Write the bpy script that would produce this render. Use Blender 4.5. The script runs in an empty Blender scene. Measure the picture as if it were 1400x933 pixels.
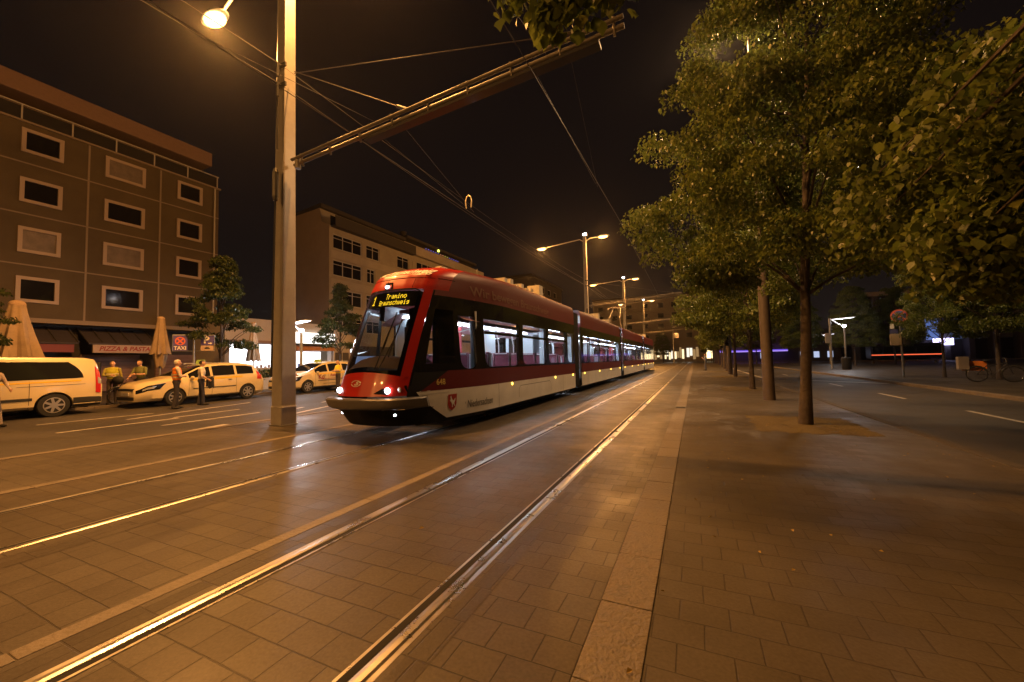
import bpy, bmesh, math, random
import numpy as np
from mathutils import Vector, Matrix, noise
random.seed(11); RNG = np.random.default_rng(7)
PI = math.pi
SC = bpy.context.scene
COL = SC.collection

# ------------------------------------------------------------------ materials
def new_mat(name):
    m = bpy.data.materials.new(name); m.use_nodes = True
    nt = m.node_tree; b = nt.nodes['Principled BSDF']
    return m, nt, b
def mat(name, col, rough=.6, metal=0., spec=.5, var=0., scale=6., bump=0., bscale=40., coat=0., rvar=0.):
    m, nt, b = new_mat(name)
    b.inputs['Base Color'].default_value = (*col, 1)
    b.inputs['Roughness'].default_value = rough
    b.inputs['Metallic'].default_value = metal
    b.inputs['Specular IOR Level'].default_value = spec
    if coat: b.inputs['Coat Weight'].default_value = coat; b.inputs['Coat Roughness'].default_value = .05
    if var or bump or rvar:
        tc = nt.nodes.new('ShaderNodeTexCoord')
    if var or rvar:
        n = nt.nodes.new('ShaderNodeTexNoise'); n.inputs['Scale'].default_value = scale; n.inputs['Detail'].default_value = 6; n.inputs['Roughness'].default_value = .65
        nt.links.new(tc.outputs['Object'], n.inputs['Vector'])
        if var:
            r = nt.nodes.new('ShaderNodeValToRGB')
            r.color_ramp.elements[0].position = .3; r.color_ramp.elements[1].position = .7
            r.color_ramp.elements[0].color = (*[c*(1-var) for c in col], 1); r.color_ramp.elements[1].color = (*[min(1, c*(1+var)) for c in col], 1)
            nt.links.new(n.outputs['Fac'], r.inputs['Fac']); nt.links.new(r.outputs['Color'], b.inputs['Base Color'])
        if rvar:
            mr = nt.nodes.new('ShaderNodeMapRange'); mr.inputs['To Min'].default_value = max(0.02, rough-rvar); mr.inputs['To Max'].default_value = min(1, rough+rvar)
            mr.inputs['From Min'].default_value = .3; mr.inputs['From Max'].default_value = .7
            nt.links.new(n.outputs['Fac'], mr.inputs['Value']); nt.links.new(mr.outputs['Result'], b.inputs['Roughness'])
    if bump:
        n2 = nt.nodes.new('ShaderNodeTexNoise'); n2.inputs['Scale'].default_value = bscale; n2.inputs['Detail'].default_value = 4
        nt.links.new(tc.outputs['Object'], n2.inputs['Vector'])
        bp = nt.nodes.new('ShaderNodeBump'); bp.inputs['Strength'].default_value = bump; bp.inputs['Distance'].default_value = .02
        nt.links.new(n2.outputs['Fac'], bp.inputs['Height']); nt.links.new(bp.outputs['Normal'], b.inputs['Normal'])
    return m
def emit(name, col, strength):
    m, nt, b = new_mat(name)
    b.inputs['Base Color'].default_value = (0, 0, 0, 1)
    b.inputs['Emission Color'].default_value = (*col, 1); b.inputs['Emission Strength'].default_value = strength
    return m
def glass(name, tint=(1, 1, 1), gl=.06, rough=.02):
    m = bpy.data.materials.new(name); m.use_nodes = True
    nt = m.node_tree; nt.nodes.clear()
    o = nt.nodes.new('ShaderNodeOutputMaterial'); mx = nt.nodes.new('ShaderNodeMixShader')
    t = nt.nodes.new('ShaderNodeBsdfTransparent'); t.inputs['Color'].default_value = (*tint, 1)
    g = nt.nodes.new('ShaderNodeBsdfGlossy'); g.inputs['Roughness'].default_value = rough
    f = nt.nodes.new('ShaderNodeFresnel'); f.inputs['IOR'].default_value = 1.45
    nt.links.new(f.outputs[0], mx.inputs[0]); nt.links.new(t.outputs[0], mx.inputs[1]); nt.links.new(g.outputs[0], mx.inputs[2])
    nt.links.new(mx.outputs[0], o.inputs[0])
    return m

SOD = (1., .425, .10)     # high-pressure sodium light
M = {}
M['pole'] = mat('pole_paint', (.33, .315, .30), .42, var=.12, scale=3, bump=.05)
M['steel'] = mat('galvanised_steel', (.5, .5, .48), .38, metal=.8, var=.15, scale=8)
M['dark'] = mat('dark_metal', (.03, .03, .03), .45)
M['black'] = mat('black_rubber', (.012, .012, .012), .75)
M['wire'] = mat('copper_wire', (.05, .045, .04), .6)
M['rail'] = mat('rail_steel', (.55, .52, .49), .3, metal=1., var=.1, scale=2, rvar=.08)
M['groove'] = mat('rail_groove', (.012, .01, .008), .9)
M['armsteel'] = mat('arm_steel', (.20, .185, .165), .5, metal=.5, var=.15, scale=6)
M['lampbody'] = mat('luminaire_body', (.2, .2, .2), .5)
M['sodium'] = emit('sodium_lens', (1., .56, .17), 6)
M['whitelamp'] = emit('white_lamp', (.95, .93, 1.), 45)
M['flood'] = emit('flood_lamp', (.85, .9, 1.), 18)
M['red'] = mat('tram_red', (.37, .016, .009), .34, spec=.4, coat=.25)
M['red_shaded'] = mat('tram_red_shaded', (.115, .010, .008), .5, spec=.25, coat=.0, var=.06, scale=1.5)  # the tram red darkened: dimmer light on the sides put into the colour
M['tmatte'] = mat('tram_matte_black', (.010, .010, .010), .6, spec=.2)
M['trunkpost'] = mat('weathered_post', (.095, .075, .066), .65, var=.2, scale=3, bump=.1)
M['tblack'] = mat('tram_black', (.012, .011, .012), .12, spec=.5, coat=.3, rvar=.04, scale=1.2)
M['twhite'] = mat('tram_white', (.80, .77, .72), .42, var=.10, scale=1.6, coat=.2)
M['tgrey'] = mat('bumper_grey', (.15, .148, .15), .38, metal=.35, rvar=.08)
M['under'] = mat('underframe', (.02, .02, .02), .8)
M['lining'] = mat('tram_lining', (.62, .66, .70), .5)
M['tfloor'] = mat('tram_floor', (.10, .10, .12), .6)
M['seat'] = mat('seat_fabric', (.21, .05, .075), .85, var=.2, scale=30)
M['seatsh'] = mat('seat_shell', (.78, .8, .82), .4)
M['redpanel'] = mat('interior_red', (.45, .06, .07), .5)
M['handrail'] = mat('handrail', (.7, .7, .68), .3, metal=.4)
M['strip'] = emit('tram_light', (.74, .87, 1.), 33)
M['tglass'] = glass('tram_glass', (.80, .84, .86))
M['wsglass'] = glass('windscreen_glass', (.62, .66, .68))
M['led'] = emit('led_amber', (1., .58, .02), 3.2)
M['headlight'] = emit('headlight', (.92, .94, 1.), 22)
M['sidelamp'] = emit('marker_lamp', (1., .55, .06), 10)
M['chrome'] = mat('chrome', (.7, .7, .7), .15, metal=1)
M['silver'] = mat('silver_letters', (.66, .64, .62), .35, metal=.3)
M['whitetxt'] = mat('white_letters', (.85, .84, .8), .6)
M['darktxt'] = mat('dark_letters', (.04, .035, .03), .6)
M['goldtxt'] = mat('gold_letters', (.6, .42, .1), .5)
M['bronze'] = mat('dull_letters', (.16, .05, .02), .5)
M['taxi'] = mat('taxi_ivory', (.66, .55, .33), .3, coat=.6, var=.03, scale=2)
M['cglass'] = mat('car_glass', (.012, .013, .015), .06, spec=.6)
M['ctrim'] = mat('car_trim', (.035, .035, .035), .5)
M['yellow'] = mat('yellow_band', (.85, .55, .02), .45)
M['redlens'] = mat('red_lens', (.5, .02, .02), .2, coat=.5)
M['clear'] = mat('clear_lens', (.6, .6, .6), .1, metal=.5)
M['alloy'] = mat('wheel_rim', (.42, .41, .40), .35, metal=.7)
M['skin'] = mat('skin', (.50, .29, .20), .55)
M['bark'] = mat('bark', (.075, .06, .052), .9, var=.35, scale=9, bump=.8, bscale=18)
M['concrete'] = mat('concrete', (.30, .28, .25), .8, var=.15, scale=2, bump=.2)

def leaf_mat(name, c0, c1):
    m = bpy.data.materials.new(name); m.use_nodes = True
    nt = m.node_tree; nt.nodes.clear()
    o = nt.nodes.new('ShaderNodeOutputMaterial'); mx = nt.nodes.new('ShaderNodeMixShader'); mx.inputs[0].default_value = .45
    d = nt.nodes.new('ShaderNodeBsdfPrincipled'); d.inputs['Roughness'].default_value = .42; d.inputs['Specular IOR Level'].default_value = .5
    t = nt.nodes.new('ShaderNodeBsdfTranslucent')
    g = nt.nodes.new('ShaderNodeNewGeometry'); r = nt.nodes.new('ShaderNodeValToRGB')
    r.color_ramp.elements[0].color = (*c0, 1); r.color_ramp.elements[1].color = (*c1, 1)
    e = r.color_ramp.elements.new(.93); e.color = (c1[0]*1.15, c1[1]*1.02, c1[2], 1)
    r.color_ramp.elements[-1].color = (c1[0]*1.3, c1[1]*1.0, c1[2]*.9, 1)
    nt.links.new(g.outputs['Random Per Island'], r.inputs['Fac'])
    nt.links.new(r.outputs['Color'], d.inputs['Base Color']); nt.links.new(r.outputs['Color'], t.inputs['Color'])
    nt.links.new(d.outputs[0], mx.inputs[1]); nt.links.new(t.outputs[0], mx.inputs[2]); nt.links.new(mx.outputs[0], o.inputs[0])
    return m
M['leaf'] = leaf_mat('linden_leaf', (.075, .112, .022), (.165, .225, .050))
M['leafdark'] = leaf_mat('street_leaf', (.022, .042, .010), (.06, .085, .02))

# ------------------------------------------------------------------ mesh builder
def tag(o, label=None, cat=None, group=None, kind=None):
    if label: o['label'] = label
    if cat: o['category'] = cat
    if group: o['group'] = group
    if kind: o['kind'] = kind
    return o
def root_of(o):
    while o.parent is not None: o = o.parent
    return o
def empty(name, loc=(0, 0, 0), label=None, cat=None, group=None):
    o = bpy.data.objects.new(name, None); COL.objects.link(o); o.location = loc; o.empty_display_size = .2
    return tag(o, label, cat, group)
def copy_tree(o, parent=None):
    c = o.copy(); COL.objects.link(c)
    if parent is not None: c.parent = parent
    for ch in o.children: copy_tree(ch, c)
    return c
class MB:
    def __init__(s): s.v = []; s.f = []; s.m = []
    def add(s, verts, faces, mi=0):
        o = len(s.v); s.v.extend([tuple(p) for p in verts]); s.f.extend([tuple(i+o for i in f) for f in faces]); s.m.extend([mi]*len(faces)); return s
    def box(s, x0, x1, y0, y1, z0, z1, mi=0):
        if x0 > x1: x0, x1 = x1, x0
        if y0 > y1: y0, y1 = y1, y0
        v = [(x, y, z) for z in (z0, z1) for y in (y0, y1) for x in (x0, x1)]
        return s.add(v, [(0, 2, 3, 1), (4, 5, 7, 6), (0, 1, 5, 4), (2, 6, 7, 3), (0, 4, 6, 2), (1, 3, 7, 5)], mi)
    def quad(s, a, b, c, d, mi=0): return s.add([a, b, c, d], [(0, 1, 2, 3)], mi)
    def tube(s, pts, r, n=8, mi=0, cap=True, sq=False):
        pts = [Vector(p) for p in pts]; rs = r if isinstance(r, (list, tuple)) else [r]*len(pts)
        rings = []; base = len(s.v); prev = None
        for i, p in enumerate(pts):
            d = (pts[min(i+1, len(pts)-1)]-pts[max(i-1, 0)]).normalized()
            if prev is None:
                a = d.orthogonal().normalized() if abs(d.z) < .95 else Vector((1, 0, 0)); a = (a-d*a.dot(d)).normalized()
            else:
                a = (prev-d*prev.dot(d)).normalized()
            prev = a; b = d.cross(a)
            ph = PI/4 if sq else 0
            for k in range(n):
                t = 2*PI*k/n+ph; s.v.append(tuple(p+(a*math.cos(t)+b*math.sin(t))*rs[i]))
        for i in range(len(pts)-1):
            for k in range(n):
                s.f.append((base+i*n+k, base+i*n+(k+1) % n, base+(i+1)*n+(k+1) % n, base+(i+1)*n+k)); s.m.append(mi)
        if cap:
            s.f.append(tuple(base+k for k in range(n))[::-1]); s.m.append(mi)
            e = base+(len(pts)-1)*n; s.f.append(tuple(e+k for k in range(n))); s.m.append(mi)
        return s
    def lathe(s, c, prof, axis='z', n=20, mi=0):
        # prof: list of (r, h) along the axis from c
        base = len(s.v)
        for r, hh in prof:
            for k in range(n):
                t = 2*PI*k/n; u, w = r*math.cos(t), r*math.sin(t)
                p = {'z': (u, w, hh), 'x': (hh, u, w), 'y': (w, hh, u)}[axis]
                s.v.append((c[0]+p[0], c[1]+p[1], c[2]+p[2]))
        for i in range(len(prof)-1):
            for k in range(n):
                s.f.append((base+i*n+k, base+i*n+(k+1) % n, base+(i+1)*n+(k+1) % n, base+(i+1)*n+k)); s.m.append(mi)
        s.f.append(tuple(base+k for k in range(n))[::-1]); s.m.append(mi)
        e = base+(len(prof)-1)*n; s.f.append(tuple(e+k for k in range(n))); s.m.append(mi)
        return s
    def ell(s, c, r, nu=14, nv=9, mi=0):
        prof = [(max(1e-3, math.sin(PI*i/nv)), -math.cos(PI*i/nv)) for i in range(nv+1)]
        base = len(s.v)
        s.lathe((0, 0, 0), prof, n=nu, mi=mi)
        for i in range(base, len(s.v)):
            p = s.v[i]; s.v[i] = (c[0]+p[0]*r[0], c[1]+p[1]*r[1], c[2]+p[2]*r[2])
        return s
    def grid(s, fn, us, vs, mi=0, skip=None):
        base = len(s.v); nu = len(us)
        for v in vs:
            for u in us: s.v.append(tuple(fn(u, v)))
        for j in range(len(vs)-1):
            for i in range(nu-1):
                if skip and skip((us[i]+us[i+1])/2, (vs[j]+vs[j+1])/2): continue
                s.f.append((base+j*nu+i, base+j*nu+i+1, base+(j+1)*nu+i+1, base+(j+1)*nu+i)); s.m.append(mi)
        return s
    def poly(s, pts, mi=0): return s.add(pts, [tuple(range(len(pts)))], mi)
    def prism(s, pts, d, mi=0):
        n = len(pts); d = Vector(d); top = [tuple(Vector(p)+d) for p in pts]
        return s.add(list(pts)+top, [tuple(range(n))[::-1], tuple(range(n, 2*n))]+[(i, (i+1) % n, n+(i+1) % n, n+i) for i in range(n)], mi)
    def build(s, name, mats, parent=None, smooth=False, bevel=0, angle=40):
        me = bpy.data.meshes.new(name)
        off = root_of(parent).location if parent is not None else Vector((0, 0, 0))
        me.from_pydata([(p[0]-off[0], p[1]-off[1], p[2]-off[2]) for p in s.v], [], s.f)
        if not isinstance(mats, (list, tuple)): mats = [mats]
        for m in mats: me.materials.append(m)
        me.polygons.foreach_set('material_index', s.m)
        me.update()
        if bevel:
            bm = bmesh.new(); bm.from_mesh(me)
            bmesh.ops.remove_doubles(bm, verts=bm.verts, dist=1e-5)
            es = [e for e in bm.edges if len(e.link_faces) == 2 and e.calc_face_angle(0) > .5]
            bmesh.ops.bevel(bm, geom=es, offset=bevel, segments=2, affect='EDGES', profile=.6)
            bm.to_mesh(me); bm.free()
        if smooth:
            me.polygons.foreach_set('use_smooth', [True]*len(me.polygons))
            try: me.set_sharp_from_angle(angle=math.radians(angle))
            except Exception: pass
        o = bpy.data.objects.new(name, me); COL.objects.link(o)
        if parent is not None: o.parent = parent
        else:
            pass
        return o
def thing(o, label, cat, group=None, base=None):
    """a one-mesh thing: move its origin to its base"""
    if base is not None:
        o.data.transform(Matrix.Translation(-Vector(base))); o.location = base
    return tag(o, label, cat, group)
def text_mesh(body, size=1., shear=0., bold=0., align='CENTER', spacing=1.):
    cu = bpy.data.curves.new('lettering', 'FONT'); cu.body = body; cu.size = size; cu.shear = shear; cu.offset = bold
    cu.align_x = align; cu.align_y = 'CENTER'; cu.space_character = spacing; cu.resolution_u = 3
    ob = bpy.data.objects.new('lettering', cu); COL.objects.link(ob)
    dg = bpy.context.evaluated_depsgraph_get(); me = bpy.data.meshes.new_from_object(ob.evaluated_get(dg))
    vs = [tuple(v.co) for v in me.vertices]; fs = [tuple(p.vertices) for p in me.polygons]
    bpy.data.objects.remove(ob); bpy.data.curves.remove(cu); bpy.data.meshes.remove(me)
    return vs, fs
def lettering(body, size, fn, name, m, parent, **k):
    vs, fs = text_mesh(body, size, **k)
    mb = MB(); mb.add([fn(v[0], v[1]) for v in vs], fs); return mb.build(name, m, parent)
def eval_mesh(ob):
    dg = bpy.context.evaluated_depsgraph_get(); return bpy.data.meshes.new_from_object(ob.evaluated_get(dg))
SGN_Y = 29.9
lin = lambda a, b, n: [a+(b-a)*i/(n-1) for i in range(n)]
# ------------------------------------------------------------------ ground materials
def paving_mat(name, c1, c2, bw, bh, mortar, mcol, rough, rvar, msize=.012, big=.25, bumpd=.006, rot=0, tilt=.07):
    m, nt, b = new_mat(name); L = nt.links
    tc = nt.nodes.new('ShaderNodeTexCoord'); mp = nt.nodes.new('ShaderNodeMapping'); mp.inputs['Rotation'].default_value = (0, 0, rot)
    L.new(tc.outputs['Object'], mp.inputs['Vector'])
    wob = nt.nodes.new('ShaderNodeTexNoise'); wob.inputs['Scale'].default_value = 1.7; L.new(mp.outputs[0], wob.inputs['Vector'])
    vm = nt.nodes.new('ShaderNodeVectorMath'); vm.operation = 'MULTIPLY_ADD'; vm.inputs[1].default_value = (.02, .02, 0)
    L.new(wob.outputs['Color'], vm.inputs[0]); L.new(mp.outputs[0], vm.inputs[2])
    br = nt.nodes.new('ShaderNodeTexBrick'); L.new(vm.outputs[0], br.inputs['Vector'])
    br.inputs['Scale'].default_value = 1; br.inputs['Brick Width'].default_value = bw; br.inputs['Row Height'].default_value = bh
    br.inputs['Mortar Size'].default_value = mortar; br.inputs['Mortar Smooth'].default_value = .4; br.inputs['Bias'].default_value = -.1
    br.inputs['Color1'].default_value = (*c1, 1); br.inputs['Color2'].default_value = (*c2, 1); br.inputs['Mortar'].default_value = (*mcol, 1); br.offset = .5
    n = nt.nodes.new('ShaderNodeTexNoise'); n.inputs['Scale'].default_value = .45; n.inputs['Detail'].default_value = 8; n.inputs['Roughness'].default_value = .62
    L.new(tc.outputs['Object'], n.inputs['Vector'])
    r = nt.nodes.new('ShaderNodeMapRange'); r.inputs['From Min'].default_value = .3; r.inputs['From Max'].default_value = .7; r.inputs['To Min'].default_value = 1-big; r.inputs['To Max'].default_value = 1+big
    L.new(n.outputs['Fac'], r.inputs['Value'])
    fine = nt.nodes.new('ShaderNodeTexNoise'); fine.inputs['Scale'].default_value = 55; fine.inputs['Detail'].default_value = 5; L.new(tc.outputs['Object'], fine.inputs['Vector'])
    fr = nt.nodes.new('ShaderNodeMapRange'); fr.inputs['From Min'].default_value = .3; fr.inputs['From Max'].default_value = .7; fr.inputs['To Min'].default_value = .86; fr.inputs['To Max'].default_value = 1.14
    L.new(fine.outputs['Fac'], fr.inputs['Value'])
    mu = nt.nodes.new('ShaderNodeMath'); mu.operation = 'MULTIPLY'; L.new(r.outputs[0], mu.inputs[0]); L.new(fr.outputs[0], mu.inputs[1])
    sc = nt.nodes.new('ShaderNodeVectorMath'); sc.operation = 'SCALE'; L.new(br.outputs['Color'], sc.inputs[0]); L.new(mu.outputs[0], sc.inputs['Scale'])
    L.new(sc.outputs[0], b.inputs['Base Color'])
    n3 = nt.nodes.new('ShaderNodeTexNoise'); n3.inputs['Scale'].default_value = 1.1; n3.inputs['Detail'].default_value = 7; n3.inputs['Roughness'].default_value = .7; L.new(tc.outputs['Object'], n3.inputs['Vector'])
    rr = nt.nodes.new('ShaderNodeMapRange'); rr.inputs['From Min'].default_value = .35; rr.inputs['From Max'].default_value = .65; rr.inputs['To Min'].default_value = rough-rvar; rr.inputs['To Max'].default_value = rough+rvar
    L.new(n3.outputs['Fac'], rr.inputs['Value']); L.new(rr.outputs[0], b.inputs['Roughness'])
    # each block a little tilted + joints + grain
    b.inputs['Specular IOR Level'].default_value = .20
    inv = nt.nodes.new('ShaderNodeMath'); inv.operation = 'SUBTRACT'; inv.inputs[0].default_value = 1; L.new(br.outputs['Fac'], inv.inputs[1])
    ad = nt.nodes.new('ShaderNodeMath'); ad.operation = 'MULTIPLY_ADD'; ad.inputs[1].default_value = .22; L.new(fine.outputs['Fac'], ad.inputs[0]); L.new(inv.outputs[0], ad.inputs[2])
    ad2 = nt.nodes.new('ShaderNodeMath'); ad2.operation = 'MULTIPLY_ADD'; ad2.inputs[1].default_value = 1.4; L.new(n3.outputs['Fac'], ad2.inputs[0]); L.new(ad.outputs[0], ad2.inputs[2])
    bp = nt.nodes.new('ShaderNodeBump'); bp.inputs['Strength'].default_value = .8; bp.inputs['Distance'].default_value = bumpd
    L.new(ad2.outputs[0], bp.inputs['Height'])
    b2 = nt.nodes.new('ShaderNodeTexBrick'); L.new(vm.outputs[0], b2.inputs['Vector']); b2.offset = .5
    for k_, v_ in (('Scale', 1), ('Brick Width', bw), ('Row Height', bh), ('Mortar Size', 0), ('Bias', 0)): b2.inputs[k_].default_value = v_
    b2.inputs['Color1'].default_value = (0, 0, 0, 1); b2.inputs['Color2'].default_value = (1, 1, 1, 1); b2.inputs['Mortar'].default_value = (.5, .5, .5, 1)
    f1 = nt.nodes.new('ShaderNodeMath'); f1.operation = 'MULTIPLY'; f1.inputs[1].default_value = 7.31; L.new(b2.outputs['Color'], f1.inputs[0])
    f2 = nt.nodes.new('ShaderNodeMath'); f2.operation = 'FRACT'; L.new(f1.outputs[0], f2.inputs[0])
    cb = nt.nodes.new('ShaderNodeCombineXYZ'); L.new(b2.outputs['Color'], cb.inputs[0]); L.new(f2.outputs[0], cb.inputs[1]); cb.inputs[2].default_value = .5
    sb_ = nt.nodes.new('ShaderNodeVectorMath'); sb_.operation = 'SUBTRACT'; sb_.inputs[1].default_value = (.5, .5, .5); L.new(cb.outputs[0], sb_.inputs[0])
    ma = nt.nodes.new('ShaderNodeVectorMath'); ma.operation = 'MULTIPLY_ADD'; ma.inputs[1].default_value = (tilt, tilt, 0); L.new(sb_.outputs[0], ma.inputs[0]); L.new(bp.outputs['Normal'], ma.inputs[2])
    no = nt.nodes.new('ShaderNodeVectorMath'); no.operation = 'NORMALIZE'; L.new(ma.outputs[0], no.inputs[0]); L.new(no.outputs[0], b.inputs['Normal'])
    return m
M['asphalt'] = mat('asphalt', (.046, .041, .036), .62, var=.22, scale=.6, bump=.35, bscale=120, rvar=.1)
M['paving'] = paving_mat('block_paving', (.074, .064, .052), (.086, .074, .060), .25, .20, .004, (.052, .044, .035), .52, .10, bumpd=.006, big=.32)
M['trackpav'] = paving_mat('track_paving', (.078, .066, .053), (.091, .077, .061), .25, .20, .0045, (.046, .039, .030), .44, .08, bumpd=.006, big=.25, tilt=.055)
M['plaza'] = paving_mat('plaza_paving', (.055, .05, .044), (.066, .06, .052), .5, .5, .01, (.06, .055, .05), .55, .08)
M['edging'] = paving_mat('edge_bricks', (.062, .052, .042), (.078, .065, .052), .11, .32, .006, (.06, .05, .04), .42, .08)
M['kerb'] = mat('kerb_stone', (.15, .122, .092), .62, var=.22, scale=5, bump=.4, bscale=30)
M['granite'] = mat('granite_strip', (.135, .112, .084), .55, var=.3, scale=14, bump=.6, bscale=45, rvar=.12)
M['paint'] = mat('road_paint', (.46, .43, .38), .6, var=.3, scale=9)
M['gravel'] = mat('tree_gravel', (.125, .098, .04), .9, var=.55, scale=45, bump=1., bscale=60)

def sheet(name, x0, x1, y0, y1, z, m):
    mb = MB(); mb.quad((x0, y0, z), (x1, y0, z), (x1, y1, z), (x0, y1, z)); return mb.build(name, m)
def struct(o): o['kind'] = 'structure'; return o
struct(sheet('ground', -400, 400, -60, 700, -.04, M['asphalt']))
mb = MB(); mb.box(-10.25, 3.45, -12, 135, -.3, 0); struct(mb.build('pavement', M['paving']))
mb = MB(); mb.quad((-7.38, -12, .004), (-.565, -12, .004), (-.565, 135, .004), (-7.38, 135, .004)); struct(mb.build('track_bed', M['trackpav']))
mb = MB()
for y in range(-12, 134): mb.box(-10.45, -10.252, y+.004, y+.996, -.3, .012)
struct(mb.build('road_kerb', M['kerb'], bevel=.008))
mb = MB()
for y in range(-12, 134): mb.box(3.452, 3.6, y+.004, y+.996, -.3, .01)
struct(mb.build('pavement_kerb', mat('dark_kerb', (.065, .057, .05), .8, var=.2), bevel=.008))
mb = MB()
for y in range(-10, 60, 1): mb.box(8.40, 8.60, y+.004, y+.996, -.3, .075)
struct(mb.build('plaza_kerb', M['kerb'], bevel=.01))
mb = MB(); mb.box(8.602, 120, -12, 68, -.3, .06); mb.box(14, 120, 68, 86, -.3, .058); struct(mb.build('plaza', M['plaza']))
mb = MB(); mb.box(-70, -20.8, -20, 75, -.3, .05); struct(mb.build('sidewalk', M['plaza']))
mb = MB()
for y in range(-20, 75): mb.box(-20.795, -20.62, y+.004, y+.996, -.3, .055)
struct(mb.build('sidewalk_kerb', M['kerb'], bevel=.01))
# strips that run with the track
for nm, x0, x1, m in (('concrete_strip', -7.56, -7.40, 'kerb'), ('concrete_strip', -3.225, -3.10, 'kerb'), ('granite_strip', -.56, -.275, 'granite')):
    mb = MB()
    L = .62 if m == 'granite' else 1.2
    y = -10.
    while y < 130:
        mb.box(x0, x1, y+.003, y+L-.003, -.05, .007+random.uniform(0, .0015)); y += L
    struct(mb.build(nm, M[m], bevel=.004))
struct(sheet('edge_paving', -3.095, -2.86, -10, 130, .006, M['edging']))
struct(sheet('edge_paving', -4.88, -4.62, -10, 130, .006, M['edging']))
struct(sheet('edge_paving', -1.335, -1.20, -10, 130, .006, M['edging']))
# rails: grooved tram rails
for xi, sgn in ((-2.755, -1), (-1.475, 1), (-6.44, -1), (-5.10, 1)):
    mb = MB()
    pts = [(xi, 0), (xi+sgn*.006, .010), (xi+sgn*.03, .014), (xi+sgn*.06, .012), (xi+sgn*.075, .005)]
    if abs(xi) < 3: pts += [(xi+sgn*.105, .006), (xi+sgn*.108, .0)]
    for i in range(len(pts)-1):
        a, b2 = pts[i], pts[i+1]
        mb.quad((a[0], -10, a[1]), (b2[0], -10, b2[1]), (b2[0], 130, b2[1]), (a[0], 130, a[1]))
    g0, g1 = xi-sgn*.002, xi-sgn*.046
    mb.quad((g0, -10, .0075), (g1, -10, .0075), (g1, 130, .0075), (g0, 130, .0075), 1)
    k0, k1 = xi-sgn*.047, xi-sgn*.066
    mb.quad((k0, -10, .0085), (k1, -10, .0085), (k1, 130, .0085), (k0, 130, .0085), 0)
    o = mb.build('tram_rail', [M['rail'], M['groove']], smooth=False); struct(o)
# road markings
mb = MB()
def mark(a, b, w=.12, z=-.034):
    a, b = Vector((*a, z)), Vector((*b, z)); d = (b-a).normalized(); n = Vector((-d.y, d.x, 0))*w/2
    mb.quad(a-n, b-n, b+n, a+n)
for a, b, w in (((-16.33, 4.4), (-16.2, 6.9), .13), ((-13.7, 4.0), (-13.83, 6.5), .13), ((-15.07, 5.8), (-16.5, 10.2), .13), ((-12.49, 5.5), (-12.62, 8.1), .13), ((-10.6, 4.95), (-10.97, 6.2), .22),
              ((-14.12, 6.5), (-14.32, 8.5), .12), ((-11.09, 8.), (-12.06, 10.6), .13), ((-12.3, 8.95), (-12.55, 9.6), .12), ((-13.33, 11.), (-13.8, 12.2), .12)):
    mark(a, b, w)
for k in range(8): mark((-13.9, 13.5+6*k), (-13.9, 16.5+6*k), .13)
struct(mb.build('lane_marking', M['paint']))
mb = MB()
for y in (4.2, 11.45, 16.6, 22.4, 28.2, 34): mark((5.98, y), (6.02, y+2.1), .11)
mark((5.9, 27.2), (8.3, 24.6), .32)
for y in (40, 47, 54): mark((6.0, y), (6.0, y+3), .12)
mark((3.95, 26), (3.95, 60), .12)
struct(mb.build('lane_marking', M['paint']))
# tree pits with gravel
for y in (9.95, 19.8, 31.6, 41.5):
    mb = MB(); n = 30
    def pit(u, v):
        return (1.05+u*1.85+.16*noise.noise((u*9, v*9, y)), y-1.15+v*2.25+.16*noise.noise((v*9, u*9, y+9)), .006+.012*noise.noise((u*9, v*9, y*3)) if .02 < u < .98 and .02 < v < .98 else .004)
    mb.grid(pit, [i/n for i in range(n+1)], [i/n for i in range(n+1)])
    struct(mb.build('tree_pit', M['gravel'], smooth=True))
# iron drain cover in the granite strip
mb = MB(); mb.box(-.56, -.28, 12.0, 12.4, .008, .012)
for i in range(5): mb.box(-.54, -.30, 12.04+.07*i, 12.075+.07*i, .0125, .016)
o = mb.build('drain_cover', M['dark']); thing(o, 'dark iron drain grate set in the pale stone strip right of the tracks', 'drain', base=(-.42, 12.2, .008))
# fallen leaves and litter
mb = MB()
for i in range(110):
    if i < 75: x, y = random.uniform(-.2, 3.4), random.uniform(2.6, 14)
    else: x, y = random.uniform(-7, 3.4), random.uniform(1.5, 12)
    s = random.uniform(.008, .018); a = random.uniform(0, 6.28)
    p = [(x+s*1.5*math.cos(a), y+s*1.5*math.sin(a), .014), (x+s*.7*math.cos(a+1.6), y+s*.7*math.sin(a+1.6), .017+random.uniform(0, .012)), (x-s*1.2*math.cos(a), y-s*1.2*math.sin(a), .014), (x+s*.7*math.cos(a-1.6), y+s*.7*math.sin(a-1.6), .017)]
    mb.quad(*p)
o = mb.build('fallen_leaves', mat('fallen_leaf', (.34, .24, .06), .7, var=.4, scale=3)); tag(o, 'small yellow leaves scattered over the paving', 'leaves', kind='stuff')

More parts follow.
